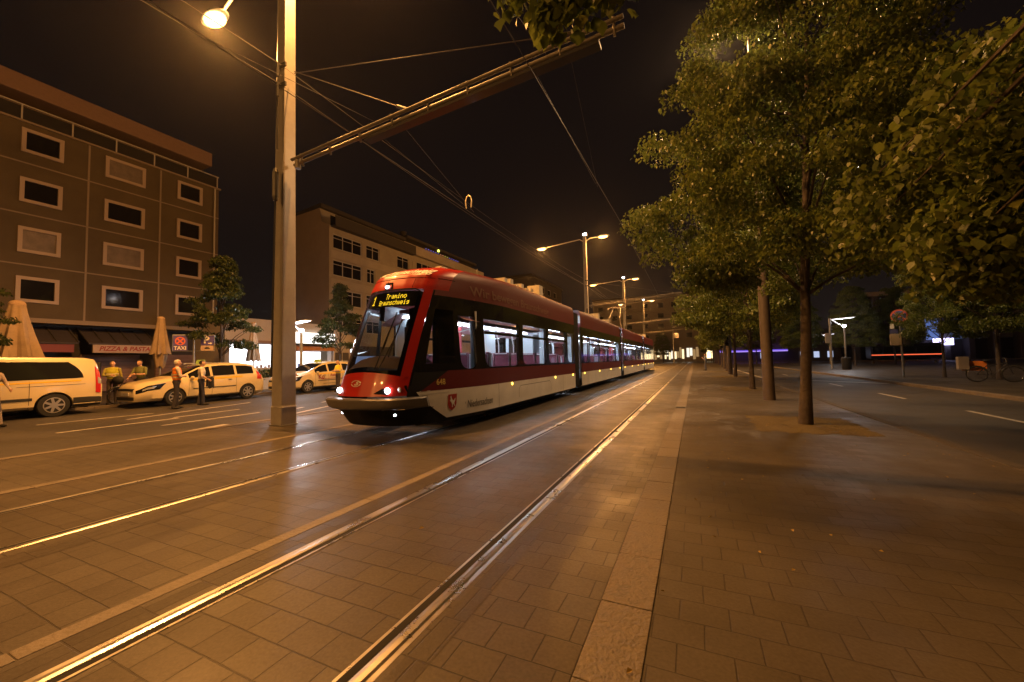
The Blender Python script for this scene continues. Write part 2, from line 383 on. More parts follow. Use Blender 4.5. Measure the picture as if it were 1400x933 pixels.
# ------------------------------------------------------------------ buildings
def wall_holes(mb, P, us, vs, holes, depth=.18, mi=0, rmi=None):
    """P(u,v,d): point on the wall d metres behind its face; holes: (u0,u1,v0,v1)"""
    U = sorted(set([us[0], us[1]]+[h[0] for h in holes]+[h[1] for h in holes])); V = sorted(set([vs[0], vs[1]]+[h[2] for h in holes]+[h[3] for h in holes]))
    inh = lambda u, v: any(h[0] < u < h[1] and h[2] < v < h[3] for h in holes)
    mb.grid(lambda u, v: P(u, v, 0), U, V, mi, skip=inh)
    for u0, u1, v0, v1 in holes:
        for a, b in (((u0, v0), (u1, v0)), ((u1, v0), (u1, v1)), ((u1, v1), (u0, v1)), ((u0, v1), (u0, v0))):
            mb.quad(P(*a, 0), P(*b, 0), P(*b, depth), P(*a, depth), mi if rmi is None else rmi)
def window(P, parent, u0, u1, v0, v1, d, fr, frame_m, pane_m, mull=0, trans=None, proud=0., fth=.07):
    """a framed window: frame part + pane sub-part"""
    mb = MB()
    def bar(a0, a1, b0, b1):
        c = [P(a0, b0, d-fth), P(a1, b0, d-fth), P(a1, b1, d-fth), P(a0, b1, d-fth)]; e = Vector(P(a0, b0, d))-Vector(P(a0, b0, d-fth)); mb.prism(c, e)
    bar(u0, u1, v0, v0+fr); bar(u0, u1, v1-fr, v1); bar(u0, u0+fr, v0+fr, v1-fr); bar(u1-fr, u1, v0+fr, v1-fr)
    t = fr*.55
    for i in range(mull):
        uc = u0+(u1-u0)*(i+1)/(mull+1); bar(uc-t/2-.01, uc+t/2+.01, v0+fr, v1-fr)
    if trans:
        vc = v0+(v1-v0)*trans
        n = mull+1
        for i in range(n):
            a = u0+fr+.001 if i == 0 else u0+(u1-u0)*i/n+t/2+.011; b = u1-fr-.001 if i == n-1 else u0+(u1-u0)*(i+1)/n-t/2-.011
            bar(a, b, vc-t/2, vc+t/2)
    f = mb.build('window', frame_m, parent)
    q = MB(); q.quad(P(u0+.01, v0+.01, d-.015), P(u1-.01, v0+.01, d-.015), P(u1-.01, v1-.01, d-.015), P(u0+.01, v1-.01, d-.015)); q.build('pane', pane_m, f)
    return f
M['brownwall'] = mat('brown_cladding', (.105, .077, .044), .75, var=.18, scale=.55, bump=.25, bscale=9)
M['joint'] = mat('pale_joint', (.29, .23, .18), .7)
M['whiteframe'] = mat('white_window_frame', (.46, .365, .315), .5)
M['bframe'] = mat('grey_window_frame', (.50, .47, .45), .5)
M['pane'] = mat('dark_pane', (.012, .011, .012), .07, spec=.7)
M['paneblind'] = mat('curtained_pane', (.20, .16, .14), .5, var=.25, scale=2.5)
M['fascia'] = mat('roof_fascia', (.24, .15, .115), .7, var=.08)
M['balglass'] = mat('smoked_glass', (.035, .032, .034), .25)
M['awning'] = mat('awning_dark', (.055, .045, .05), .7)
M['cream'] = mat('cream_render', (.37, .325, .27), .8, var=.12, scale=.8, bump=.1)
M['gable'] = mat('gable_render', (.36, .27, .18), .85, var=.1, scale=.7)
M['greywall'] = mat('grey_render', (.42, .37, .32), .8, var=.1, scale=.7)
M['slate'] = mat('dark_roof', (.05, .042, .04), .7)
M['shutter'] = mat('shop_shutter', (.24, .15, .14), .6, var=.15, scale=1)
M['shopwhite'] = emit('lit_shop_interior', (1., .96, .98), 3.4)
M['shopwarm'] = emit('warm_shop_light', (1., .74, .38), 3.2)
M['signwhite'] = emit('backlit_sign', (1., .95, .86), 2.6)
M['shopdim'] = emit('dim_shop_light', (1., .6, .25), .35); M['shopfar'] = emit('far_shop_light', (1., .76, .42), 1.7); M['shoppale'] = emit('pale_shop_light', (1., .9, .72), 1.3)
M['signboard'] = mat('cream_signboard', (.46, .34, .27), .6, var=.12, scale=3)
M['redtxt'] = mat('red_letters', (.30, .03, .02), .5)
M['wood'] = mat('orange_wood', (.42, .17, .05), .55, var=.2, scale=4)
M['panewarm'] = emit('lit_window', (1., .75, .45), .5)

# --- brown apartment house on the left
A = empty('apartment_house', (-32, 6, 0), 'brown clad apartment house with white framed windows above closed shops', 'building')
PX = lambda X: (lambda u, v, d: (X-d, u, v))
P = PX(-32.)
cols = ((.9, 2.6), (4.2, 5.8), (7.70, 9.26), (11.0, 12.93), (14.68, 16.2))
rows = [(13.12, 14.42), (10.42, 11.75), (7.72, 9.1), (5.08, 6.45)]
holes = [(a, b, c, d) for a, b in cols for c, d in rows]
mb = MB(); wall_holes(mb, P, (-2., 17.3), (4.25, 14.72), holes, .25)
mb.quad((-32, 17.3, 0), (-46, 17.3, 0), (-46, 17.3, 14.72), (-32, 17.3, 14.72)); mb.quad((-32, -2, 14.72), (-32, 17.3, 14.72), (-46, 17.3, 14.72), (-46, -2, 14.72))
mb.build('wall', M['brownwall'], A)
mb = MB()
for z in (12.55, 9.80, 7.08): mb.box(-31.985, -32.03, -2, 17.3, z-.035, z+.035)
for y in (3.4, 6.7, 10.3, 13.75):
    zs = [4.27, 7.04, 9.76, 12.51, 14.70]
    for i in range(4): mb.box(-31.98, -32.03, y-.045, y+.045, zs[i]+(.085 if i else 0), zs[i+1])
mb.box(-31.9, -32.1, -2, 17.4, 14.725, 14.83)
mb.build('joint', M['joint'], A)
k = 0
for ci, (a, b) in enumerate(cols):
    for ri, (c, d) in enumerate(rows):
        pm = M['paneblind'] if (ci, ri) in ((2, 2), (3, 2), (3, 0)) else M['pane']
        window(P, A, a, b, c, d, .02, .17, M['whiteframe'], pm, fth=.10)
mb = MB(); mb.box(-31.6, -32.6, -2, 17.2, 4.0, 4.24); mb.build('ledge', M['joint'], A)
# set-back top floor behind a smoked glass balcony
mb = MB(); mb.box(-33.6, -45, -2, 16.6, 14.74, 16.3); mb.build('top_floor', M['gable'], A)
for y0 in (1.2, 4.6, 8.1, 11.2, 14.3):
    q = MB(); q.quad((-33.58, y0, 14.8), (-33.58, y0+2.4, 14.8), (-33.58, y0+2.4, 16.1), (-33.58, y0, 16.1)); q.build('balcony_window', M['pane'], A)
mb = MB(); mb.box(-32.06, -32.10, -2, 17.25, 14.84, 15.6)
mb.quad((-32.1, 17.25, 14.84), (-34, 17.25, 14.84), (-34, 17.25, 15.6), (-32.1, 17.25, 15.6)); mb.build('balcony_glass', M['balglass'], A)
mb = MB()
for y in [-1.8+1.9*i for i in range(11)]: mb.box(-32.02, -32.058, y-.03, y+.03, 14.84, 15.66)
mb.box(-32.01, -32.11, -2, 17.3, 15.66, 15.72); mb.build('railing', M['bframe'], A)
mb = MB(); mb.box(-31.95, -46, -2, 16.8, 16.3, 17.3); mb.build('roof', M['fascia'], A, bevel=.06)
mb = MB(); mb.tube([(-31.93, 17.0, 4.3), (-31.93, 17.0, 14.7)], .055, 8); mb.build('downpipe', M['bframe'], A)
# ground floor: shutters, awnings, signs
mb = MB(); mb.box(-32.6, -33, -2, 17.3, 0, 4.0); mb.build('shop_front', M['slate'], A)
for i, y0 in enumerate((-1.2, 6.0, 10.35, 13.9)):
    w = 2.7
    mb = MB()
    for j in range(10):
        z = .15+j*.22; mb.box(-32.45, -32.6, y0, y0+w, z, z+.205)
    mb.build('shutter', M['shutter'], A)
for y0, y1 in ((-1.6, 1.9), (2.3, 5.4), (5.8, 9.8), (10.2, 13.3)):
    mb = MB(); mb.prism([(-32.55, y0, 3.85), (-31.0, y0, 2.95), (-31.0, y0, 2.88), (-32.55, y0, 3.78)], (0, y1-y0, 0))
    for j in range(6):
        y = y0+(y1-y0)*j/5; mb.prism([(-32.55, y-.03, 3.92), (-30.98, y-.03, 3.0), (-30.98, y-.03, 2.955), (-32.55, y-.03, 3.86)], (0, .06, 0), 1)
    mb.build('awning', [M['awning'], M['slate']], A)
mb = MB(); mb.box(-30.9, -31.02, 10.35, 13.15, 2.40, 2.86); sb = mb.build('signboard', M['signboard'], A)
lettering('PIZZA & PASTA', .46, lambda x, y: (-30.885, 11.75+x*.74, 2.63+y*.8), 'lettering', M['redtxt'], sb, shear=.25, bold=.012)
mb = MB(); mb.box(-30.92, -31.02, 6.3, 9.6, 2.42, 2.84); mb.build('signboard', mat('dark_red_signboard', (.22, .05, .05), .6), A)
bpy.context.view_layer.update()

# --- lit kiosk row between the two houses
K = empty('shop_pavilion', (-30, 20, 0), 'low shop pavilion with brightly lit white front beside brown house', 'building')
mb = MB()
P = PX(-29.)
wall_holes(mb, P, (16.2, 27.0), (0, 4.9), [(16.5, 21.0, 1.1, 3.05), (21.5, 24.9, .9, 3.0)], .5)
mb.box(-36, -29.51, 16.2, 27.0, 4.7, 4.9); mb.quad((-29, 16.2, 0), (-36, 16.2, 0), (-36, 16.2, 4.9), (-29, 16.2, 4.9)); mb.build('wall', M['greywall'], K)
mb = MB(); mb.quad((-30.6, 16.3, .5), (-30.6, 21.2, .5), (-30.6, 21.2, 3.3), (-30.6, 16.3, 3.3)); mb.build('lit_interior', M['shopwhite'], K)
mb = MB(); mb.quad((-30.6, 21.4, .5), (-30.6, 25.1, .5), (-30.6, 25.1, 2.6), (-30.6, 21.4, 2.6)); mb.build('lit_interior', M['shopwhite'], K)
# counters and shelves silhouetted inside
mb = MB(); mb.box(-29.7, -30.2, 16.5, 21.0, .6, 1.32); mb.build('counter', M['greywall'], K)
for i in range(14):
    mb = MB(); y = 16.8+.3*i; hh = random.uniform(.1, .34); mb.box(-29.8, -29.95, y, y+random.uniform(.08, .2), 1.325, 1.325+hh); mb.build('counter_item', M['shutter'], K)
bl_ = mat('blue_goods', (.08, .12, .3), .6)
for i in range(6): mb = MB(); mb.box(-29.7, -29.9, 21.8+.5*i, 22.05+.5*i, .9, 1.2+random.uniform(0, .45)); mb.build('display_item', bl_, K)
mb = MB(); mb.box(-28.7, -29.0, 21.4, 25.0, 2.62, 3.02); mb.build('wood_panel', M['wood'], K)
mb = MB(); mb.box(-28.5, -29.0, 21.3, 25.1, 3.06, 3.2); mb.build('canopy_edge', M['dark'], K)
mb = MB(); mb.box(-28.75, -28.998, 21.35, 25.05, 3.22, 4.1); mb.build('backlit_sign', M['signwhite'], K)
for y in (21.25, 25.0):
    mb = MB(); mb.box(-28.85, -29.0, y, y+.16, 0, 3.05); mb.build('post', M['bframe'], K)
mb = MB(); mb.box(-28.6, -29.0, 16.2, 21.2, 3.1, 3.3); mb.build('canopy_edge', M['fascia'], K)
mb = MB(); mb.box(-28.98, -29.06, 25.3, 26.8, .1, 2.5, 0); mb.box(-28.97, -28.99, 26.02, 26.08, .1, 2.5, 1); mb.build('door', [M['slate'], M['bframe']], K)

# --- cream apartment block behind the tram
B = empty('apartment_block', (-32, 40, 0), 'cream rendered apartment block with ribbon windows and balcony roof behind the red tram', 'building')
P = PX(-32.)
wins = []
for (v0, v1) in ((12.95, 14.45), (10.25, 11.85), (7.35, 8.95), (4.7, 6.1)):
    for (a, b, m_) in ((27.65, 31.4, 2), (32.0, 34.0, 1), (36.95, 39.1, 1)):
        wins.append((a, b, v0, v1, m_))
wins[4] = (32.1, 33.3, 10.25, 11.85, 1)
mb = MB(); wall_holes(mb, P, (27.2, 39.78), (0, 15.15), [w[:4] for w in wins], .2)
mb.build('wall', M['cream'], B)
mb = MB(); mb.poly([(-32, 27.2, 0), (-38.6, 27.2, 0), (-38.6, 27.2, 16.2), (-36.5, 27.2, 16.95), (-33.4, 27.2, 17.35), (-33.0, 27.2, 15.6), (-32, 27.2, 15.15)])
mb.build('gable', M['gable'], B)
for (a, b, c, d, m_) in wins: window(P, B, a, b, c, d, .14, .09, M['bframe'], M['pane'], mull=m_, trans=.72)
mb = MB()
for (c, d) in ((9.1, 9.9), (12.0, 12.75), (6.3, 7.1)): mb.box(-31.95, -32.0, 27.4, 39.6, c, d)
mb.build('spandrel', M['greywall'], B)
mb = MB(); mb.box(-31.3, -31.998, 27.4, 39.7, 15.0, 15.15); mb.box(-31.35, -31.42, 27.4, 39.7, 15.15, 16.1); mb.build('balcony', M['slate'], B)
mb = MB(); mb.box(-33.4, -38.5, 27.25, 39.7, 15.2, 17.1); mb.build('top_floor', M['greywall'], B)
mb = MB(); mb.prism([(-33.0, 27.1, 17.1), (-38.8, 27.1, 16.75), (-38.8, 27.1, 16.95), (-33.0, 27.1, 17.5)], (0, 12.7, 0)); mb.build('roof', M['slate'], B)
for y in (28.5, 32, 35.6): 
    mb = MB(); mb.quad((-33.38, y, 15.4), (-33.38, y+1.8, 15.4), (-33.38, y+1.8, 16.8), (-33.38, y, 16.8)); mb.build('balcony_window', M['pane'], B)
# phone shop on the ground floor: seen through the tram's windscreen
mb = MB(); mb.box(-31.8, -31.99, 28.2, 36.4, 2.3, 3.3); sb2 = mb.build('shop_sign_board', M['slate'], B)
mb = MB(); mb.quad((-31.98, 28.4, .5), (-31.98, 36.2, .5), (-31.98, 36.2, 2.25), (-31.98, 28.4, 2.25)); mb.build('shop_window', emit('cool_shop_window', (.5, .62, 1.), .55), B)
wl_ = emit('white_sign_letters', (.9, .93, 1.), 3.5)
lettering('gon', .95, lambda x, y: (-31.78, SGN_Y+x*1.1, 2.85+y), 'lettering', wl_, sb2, bold=.02)
mb = MB(); mb.grid(lambda t, v: (-31.78, SGN_Y-1.2+3.2*t, 2.28+.5*t*t+.12*v*math.sin(PI*t)), lin(0, 1, 12), [0, 1]); mb.build('swoosh', wl_, sb2)
# second house of the row
B2 = empty('office_house', (-32, 48, 0), 'pale office house with coloured lights along its roof balcony adjoining cream block', 'building')
wins = []
for (v0, v1) in ((12.9, 14.5), (9.9, 11.5), (6.9, 8.5)):
    for i in range(4): wins.append((40.6+4.2*i, 44.2+4.2*i, v0, v1, 2))
mb = MB(); wall_holes(mb, P, (39.82, 57.5), (0, 15.1), [w[:4] for w in wins], .2); mb.quad((-32, 57.5, 0), (-46, 57.5, 0), (-46, 57.5, 15.1), (-32, 57.5, 15.1)); mb.build('wall', M['cream'], B2)
for (a, b, c, d, m_) in wins: window(P, B2, a, b, c, d, .14, .1, M['bframe'], M['pane'], mull=m_)
mb = MB(); mb.box(-31.5, -32.0, 39.82, 57.6, 15.12, 15.35); mb.box(-31.5, -31.58, 39.82, 57.6, 15.35, 16.25); mb.build('balcony', M['greywall'], B2)
mb = MB(); mb.box(-34, -45, 40, 57.4, 15.12, 17.5); mb.build('top_floor', M['greywall'], B2)
mb = MB(); mb.prism([(-32.8, 39.85, 17.5), (-46, 39.85, 17.0), (-46, 39.85, 17.4), (-32.8, 39.85, 17.85)], (0, 17.7, 0)); mb.build('roof', M['slate'], B2)
mb = MB(); mb.tube([(-37, 44, 17.3), (-37, 44, 19.6)], .28, 10); mb.lathe((-37, 44, 19.6), [(.4, 0), (.5, .5), (.45, .5)], n=12); mb.build('chimney', M['slate'], B2)
for y, c, r in [(41.8+.55*i, (.25, .22, 1.) if i < 4 else ((1., .4, .2) if i in (6, 7) else ((.9, .8, .1) if i in (8, 9) else (.25, .2, .9))), .045) for i in range(15)]+[(44.6, (.85, .9, .12), .17)]:
    mb = MB(); mb.ell((-31.4, y, 16.35 if r < .1 else 16.75), (r, r, r), 8, 6); mb.build('fairy_light', emit('fairy_light', c, 1.6 if r < .1 else 3.5), B2)

# --- distant houses
def far_house(name, label, org, P, us, vs, gx, gz, w, hgt, wallm, roofz=None, depth=12, dirv=(0, 1, 0), lit=()):
    R_ = empty(name, org, label, 'building')
    holes = [(x, x+w, z, z+hgt) for x in gx for z in gz]
    mb = MB(); wall_holes(mb, P, us, vs, holes, .25); 
    for u in us: mb.quad(P(u, vs[0], 0), P(u, vs[0], depth), P(u, vs[1], depth), P(u, vs[1], 0))
    mb.build('wall', wallm, R_)
    for i, (a, b, c, d) in enumerate(holes): window(P, R_, a, b, c, d, .2, .1, M['bframe'], M['panewarm'] if i in lit else M['pane'])
    mb = MB(); mb.prism([P(us[0]-.3, vs[1]+.002, -.4), P(us[1]+.3, vs[1]+.002, -.4), P(us[1]+.3, vs[1]+.002, depth), P(us[0]-.3, vs[1]+.002, depth)], (0, 0, .5)); mb.build('roof', M['slate'], R_)
    return R_
PY = lambda Y: (lambda u, v, d: (u, Y+d, v))
D = far_house('corner_house', 'pale apartment house closing the street end above lit shop windows', (-6, 130, 0), PY(130.), (-30, 2.5), (0, 20.5), [-28.5, -24, -19.5, -14.6, -10., -6, -2.2], [7.2, 10.4, 13.6, 16.8], 1.9, 1.7, M['greywall'])
mb = MB()
for z in (9.6, 12.8, 16): mb.box(-21.5, -12, 128.6, 129.99, z, z+.9)
mb.build('balcony', M['cream'], D)
for i, (x, w) in enumerate(((-18.8, 3.), (-15.2, 2.6), (-12.2, 3.2), (-8.4, 2.4), (-5.6, 2.8), (-2.2, 3.4))):
    mb = MB(); rs_ = random.Random(i)
    for j in range(4):
        xa, xb = x+w*j/4+.08, x+w*(j+1)/4-.08; z0_, z1_ = .7+rs_.uniform(0, 1.2), 3.0+rs_.uniform(0, 1.5)
        mb.quad((xa, 129.9, z0_), (xb, 129.9, z0_), (xb, 129.9, z1_), (xa, 129.9, z1_), rs_.randrange(3))
    mb.build('shop_window', [M['shopdim'], M['shopfar'], M['shoppale']], D)
D2 = far_house('side_house', 'dark apartment house right of the pale corner house at the street end', (9, 135, 0), PY(136.), (2.6, 22), (0, 17), [4, 8, 12, 16], [7.5, 10.6, 13.6], 1.8, 1.6, M['gable'])
for x, w in ((3.4, 2.6), (6.6, 1.6), (8.8, 1.8)):
    mb = MB(); mb.quad((x, 135.9, .9), (x+w, 135.9, .9), (x+w, 135.9, 4.), (x, 135.9, 4.)); mb.build('shop_window', M['shopwarm'], D2)
C_ = far_house('tower_house', 'dim grey flat block far behind the tram roof', (-32, 92, 0), PX(-32.), (80, 102), (0, 20.), [82, 86.5, 91, 95.5], [7, 10.5, 14, 17.2], 2.4, 1.5, M['slate'])
# purple lit pavilion behind the avenue of trees
F = empty('lit_canopy_hall', (12, 96, 0), 'low hall with a violet lit canopy beyond the row of trees', 'building')
mb = MB(); mb.box(4, 26, 97, 110, 0, 6.5); mb.build('wall', M['slate'], F)
mb = MB(); mb.box(5, 17, 95.2, 97, 2.35, 2.6); mb.build('canopy', emit('violet_light', (.22, .12, 1.), .8), F)
mb = MB(); mb.box(5, 17, 95.1, 95.25, 2.2, 2.34); mb.build('light_band', emit('violet_band', (.5, .33, 1.), 1.2), F)
for x in (12.5, 19.2, 21.6, 23.8):
    mb = MB(); mb.quad((x, 96.9, .8), (x+.9, 96.9, .8), (x+.9, 96.9, 2.), (x, 96.9, 2.)); mb.build('lit_window', emit('cool_window', (.6, .7, 1.), .8), F)
# glass hall on the right
E_ = empty('glass_hall', (50, 97, 0), 'long dark glass hall with grey columns and bluish panels across the plaza', 'building')
P = PY(95.)
mb = MB(); mb.box(28, 75, 97, 110, 0, 12); mb.build('wall', M['slate'], E_)
mb = MB()
for i in range(16): x = 28+3.1*i; mb.box(x-.35, x+.35, 95, 96.9, 0, 12)
mb.build('column', mat('hall_column', (.10, .095, .10), .6), E_)
mb = MB(); mb.box(28, 75, 94.9, 97, 12.002, 12.8); mb.build('roof', M['greywall'], E_)
blue = emit('blue_panel', (.22, .36, .95), .42); gray = mat('grey_panel', (.32, .34, .38), .5)
for i in range(2, 10):
    x = 28.4+3.1*i
    mb = MB(); mb.box(x, x+2.3, 96.6, 96.8, 3.6, 7.4); mb.build('panel', blue if i < 4 else (emit('dim_blue_panel', (.22, .33, .7), .12) if i == 4 else gray), E_)
for z0, z1 in ((2.55, 2.95), (3.05, 3.75)):
    mb = MB(); mb.box(38.3, 40.9, 94.3, 94.5, z0, z1); mb.build('neon_sign', emit('neon_sign', (.62, .56, 1.), 4), E_)
E2 = far_house('beige_house', 'dim beige house at the far right edge beyond the plaza', (72, 88, 0), PY(84.), (52, 90), (0, 11), [54, 58, 62, 66, 70], [4.5, 7.8], 2., 1.6, M['cream'])
o = MB().box(20, 22.2, 100, 100.3, 3.2, 3.9).build('shop_sign', emit('blue_sign', (.4, .4, 1.), 3)); thing(o, 'small glowing blue shop sign far behind the white lamp', 'sign', base=(21, 100, 3.2))
o2 = MB().tube([(21, 100.4, .0), (21, 100.4, 3.6)], .06, 6).build('sign_post', M['dark'])
o2.parent = o; o2.location = (-21, -100, -3.2)
# ------------------------------------------------------------------ the tram
TC, HW = -5.785, 1.305
GW = [0, .35, .55, .72, .85, .93, 1.0, 1.08, 1.16, 1.24, 1.29, 1.305]; GY = [0, .04, .11, .22, .40, .60, .85, 1.2, 1.62, 2.15, 2.6, 2.95]
ZY = [.2, .27, .5, .8, 1.1, 1.4, 2.0, 2.83, 3.05, 3.32, 3.45, 3.55, 3.60, 3.64]; YY = [5.8, 5.75, 5.63, 5.52, 5.62, 5.74, 5.98, 6.35, 6.45, 6.62, 6.82, 7.1, 7.45, 8.1]
KZ = [0, 3.1, 3.3, 3.46, 3.54, 3.60, 3.625, 3.64]; KK = [1, 1, 1, .99, .965, .91, .8, .02]
Y0 = lambda z: float(np.interp(z, ZY, YY)); G = lambda w: float(np.interp(abs(w), GW, GY)); GI = lambda y: float(np.interp(y, GY, GW)); KF = lambda z: float(np.interp(z, KZ, KK))
TY0, TY1 = 5.5, 50.2
def fpt(w, z, off=0.):
    return (TC+w*KF(z)*(1+off*.6), Y0(z)+G(w)-off, z)
def spt(Y, z, s=1, off=0.):
    w = GI(Y-Y0(z)) if Y < 12 else HW
    return (TC+s*(w*KF(z)+off), Y, z)
lin = lambda a, b, n: [a+(b-a)*i/(n-1) for i in range(n)]
T = empty('tram', (TC, TY0, 0), 'red and white articulated tram with lit windows and amber line 1 display', 'tram')
def tpart(mb, name, m, smooth=True, parent=None, bevel=0, angle=35): return mb.build(name, m, parent or T, smooth=smooth, bevel=bevel, angle=angle)
zb = lambda w: 1.27-.16*w*w          # lower edge of the windscreen
# front mask
mb = MB()
mb.grid(lambda w, t: fpt(w, .82+(zb(w)-.82)*t), lin(-.85, .85, 25), lin(0, 1, 6))
mb.grid(lambda w, z: fpt(w, z), lin(-.98, .98, 45), lin(2.97, 3.64, 16))
for s in (-1, 1):
    mb.grid(lambda u, z, s=s: fpt(s*(.735+.115*u), z), lin(0, 1, 5), lin(1.10, 2.97, 12))
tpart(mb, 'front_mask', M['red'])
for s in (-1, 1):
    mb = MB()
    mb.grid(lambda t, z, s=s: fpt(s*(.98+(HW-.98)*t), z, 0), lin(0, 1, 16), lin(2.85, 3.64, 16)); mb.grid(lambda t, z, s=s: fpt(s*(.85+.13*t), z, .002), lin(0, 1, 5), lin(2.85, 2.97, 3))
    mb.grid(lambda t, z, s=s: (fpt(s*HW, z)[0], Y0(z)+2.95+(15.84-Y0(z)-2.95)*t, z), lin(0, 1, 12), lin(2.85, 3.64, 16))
    tpart(mb, 'roof_cove', M['red_shaded'])
# seams on the mask
mb = MB()
mb.grid(lambda w, z: fpt(w, z, .004), lin(-1., 1., 31), [3.225, 3.235])
for w in (-.12, .52): mb.grid(lambda u, z, w=w: fpt(w+u, z, .004), [0, .008], lin(2.99, 3.22, 4))
for s in (-1, 1): mb.grid(lambda u, z, s=s: fpt(s*.857+u, z, .005), [0, .012], lin(1.0, 2.95, 8))
tpart(mb, 'seam', M['tblack'])
lettering('unser Braunschweig', .30, lambda x, y: fpt(x*.62, 3.40+y*.62, .012), 'lettering', M['whitetxt'], T, shear=.3, bold=.008)
# windscreen with rounded upper corners, thin rim
def wtop(w): return 2.96-.16*max(0, (abs(w)-.6)/.135)**2
mb = MB(); mb.grid(lambda w, t: fpt(w, zb(w)+(wtop(w)-zb(w))*t, -.004), lin(-.735, .735, 21), lin(0, 1, 14))
ws = tpart(mb, 'windscreen', M['wsglass'])
mb = MB(); mb.grid(lambda w, t: fpt(w, wtop(w)+.03*t-.006, .006), lin(-.735, .735, 21), [0, 1]); mb.build('rim', M['chrome'], ws, smooth=True)
mb = MB()
for s in (-1, 1): mb.grid(lambda u, z, s=s: fpt(s*(.66+.075*u), z, -.012), [0, 1], lin(1.2, 2.9, 10))
mb.grid(lambda w, z: fpt(w, z, -.012), lin(-.735, .735, 15), [1.18, 1.30]); mb.build('dark_border', M['tblack'], ws)
mb = MB()
for (w0, z0, w1, z1) in ((.28, 1.33, .36, 2.05), (.36, 1.33, .50, 1.9)):
    p = [Vector(fpt(w0+(w1-w0)*t, z0+(z1-z0)*t, .04)) for t in lin(0, 1, 6)]; mb.tube(p, .012, 6)
    p = [Vector(fpt(w1-.03+.06*t, z1-.35+.75*t, .025)) for t in lin(0, 1, 6)]; mb.tube(p, .014, 6)
mb.build('wiper', M['black'], ws)
# destination display behind the glass
mb = MB(); mb.grid(lambda w, z: fpt(w, z, -.06), lin(-.70, .70, 9), [2.60, 2.93]); ds = tpart(mb, 'destination_display', M['tmatte'])
DOT = {'T': '1f04040404040404', 'r': '0000161910101010', 'a': '00000e010f110f00', 'm': '00001a1515151100', 'i': '04000c0404040e00', 'n': '0000161911111100', 'o': '00000e1111110e00', 'B': '1e11111e11111e00', 'u': '0000111111130d00', 's': '00000e100e011e00', 'c': '00000e1010110e00', 'h': '1010161911111100', 'w': '0000111115150a00', 'e': '00000e111f100e00', 'g': '00000f110f010e00', '1': '040c040404040e00'}
def dots(s, w0, z0, dx, dz, name):
    mb = MB()
    for i, ch in enumerate(s):
        h_ = DOT[ch]
        for r in range(8):
            b = int(h_[2*r:2*r+2], 16)
            for c in range(5):
                if b >> (4-c) & 1:
                    w, z = w0+(i*6+c)*dx, z0-r*dz
                    mb.quad(fpt(w, z, -.05), fpt(w+dx*.86, z, -.05), fpt(w+dx*.86, z+dz*.86, -.05), fpt(w, z+dz*.86, -.05))
    return mb.build(name, M['led'], ds)
dots('1', -.50, 2.845, .030, .030, 'line_number'); dots('Tramino', -.06, 2.875, .0122, .0155, 'line_text'); dots('Braunschweig', -.22, 2.735, .0105, .0155, 'line_text')
# camera blister above the windscreen
mb = MB(); mb.grid(lambda u, v: fpt(-.18+.22*u+.06*(1-v), 2.99+.16*v, .01), [0, 1], [0, 1]); cb = tpart(mb, 'front_camera', M['tblack'])
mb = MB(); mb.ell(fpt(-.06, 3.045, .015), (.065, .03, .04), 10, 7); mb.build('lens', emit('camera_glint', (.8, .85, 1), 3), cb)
# nose badge: a ring with a bold S stroke
mb = MB()
for a0 in range(40):
    t0, t1 = 2*PI*a0/40, 2*PI*(a0+1)/40
    if a0 % 20 in (0, 19): continue
    q = lambda t, r: fpt(-.10+.13*r*math.cos(t), 1.06+.058*r*math.sin(t), .006)
    mb.quad(q(t0, .86), q(t1, .86), q(t1, 1.06), q(t0, 1.06))
vs, fs = text_mesh('S', .17, shear=.5, bold=.01); mb.add([fpt(-.10+v[0]*1.2, 1.06+v[1]*.62, .006) for v in vs], fs)
tpart(mb, 'nose_emblem', M['silver'], smooth=False)
# headlights
for s in (-1, 1):
    mb = MB()
    pts = [(.36, .87), (.50, .965), (.66, 1.01), (.83, 1.01), (.86, .87), (.6, .85)]
    mb.poly([fpt(s*w, z, .008) for w, z in (pts if s > 0 else pts[::-1])]); hh = tpart(mb, 'headlight', M['tblack'], smooth=False)
    mb = MB(); c = fpt(s*.60, .925, .02); mb.ell(c, (.062, .03, .055), 14, 9); mb.build('bulb', M['headlight'], hh, smooth=True)
    mb = MB(); mb.ell(fpt(s*.76, .935, .015), (.045, .02, .05), 12, 8); mb.build('reflector', M['clear'], hh, smooth=True)
    mb = MB(); mb.ell(fpt(s*.66, .485, .0), (.042, .03, .042), 12, 8); tpart(mb, 'fog_light', M['headlight'])
# bumper and skirt
mb = MB()
ring = [(.02, .79), (.19, .79), (.225, .765), (.23, .68), (.215, .61), (.18, .585), (-.02, .585)]
mb.grid(lambda w, i: fpt(w, ring[int(i)][1], ring[int(i)][0]), lin(-1.0, 1.0, 29), range(len(ring)))
for s in (-1, 1): mb.poly([fpt(s*1.0, z, o) for o, z in (ring if s > 0 else ring[::-1])])
tpart(mb, 'bumper', M['tgrey'])
mb = MB(); mb.grid(lambda w, z: fpt(w*(1-.12*(.56-z)/.3), z, .05-.25*(.56-z)), lin(-1.02, 1.02, 27), lin(.24, .56, 6)); tpart(mb, 'skirt', M['tmatte'])
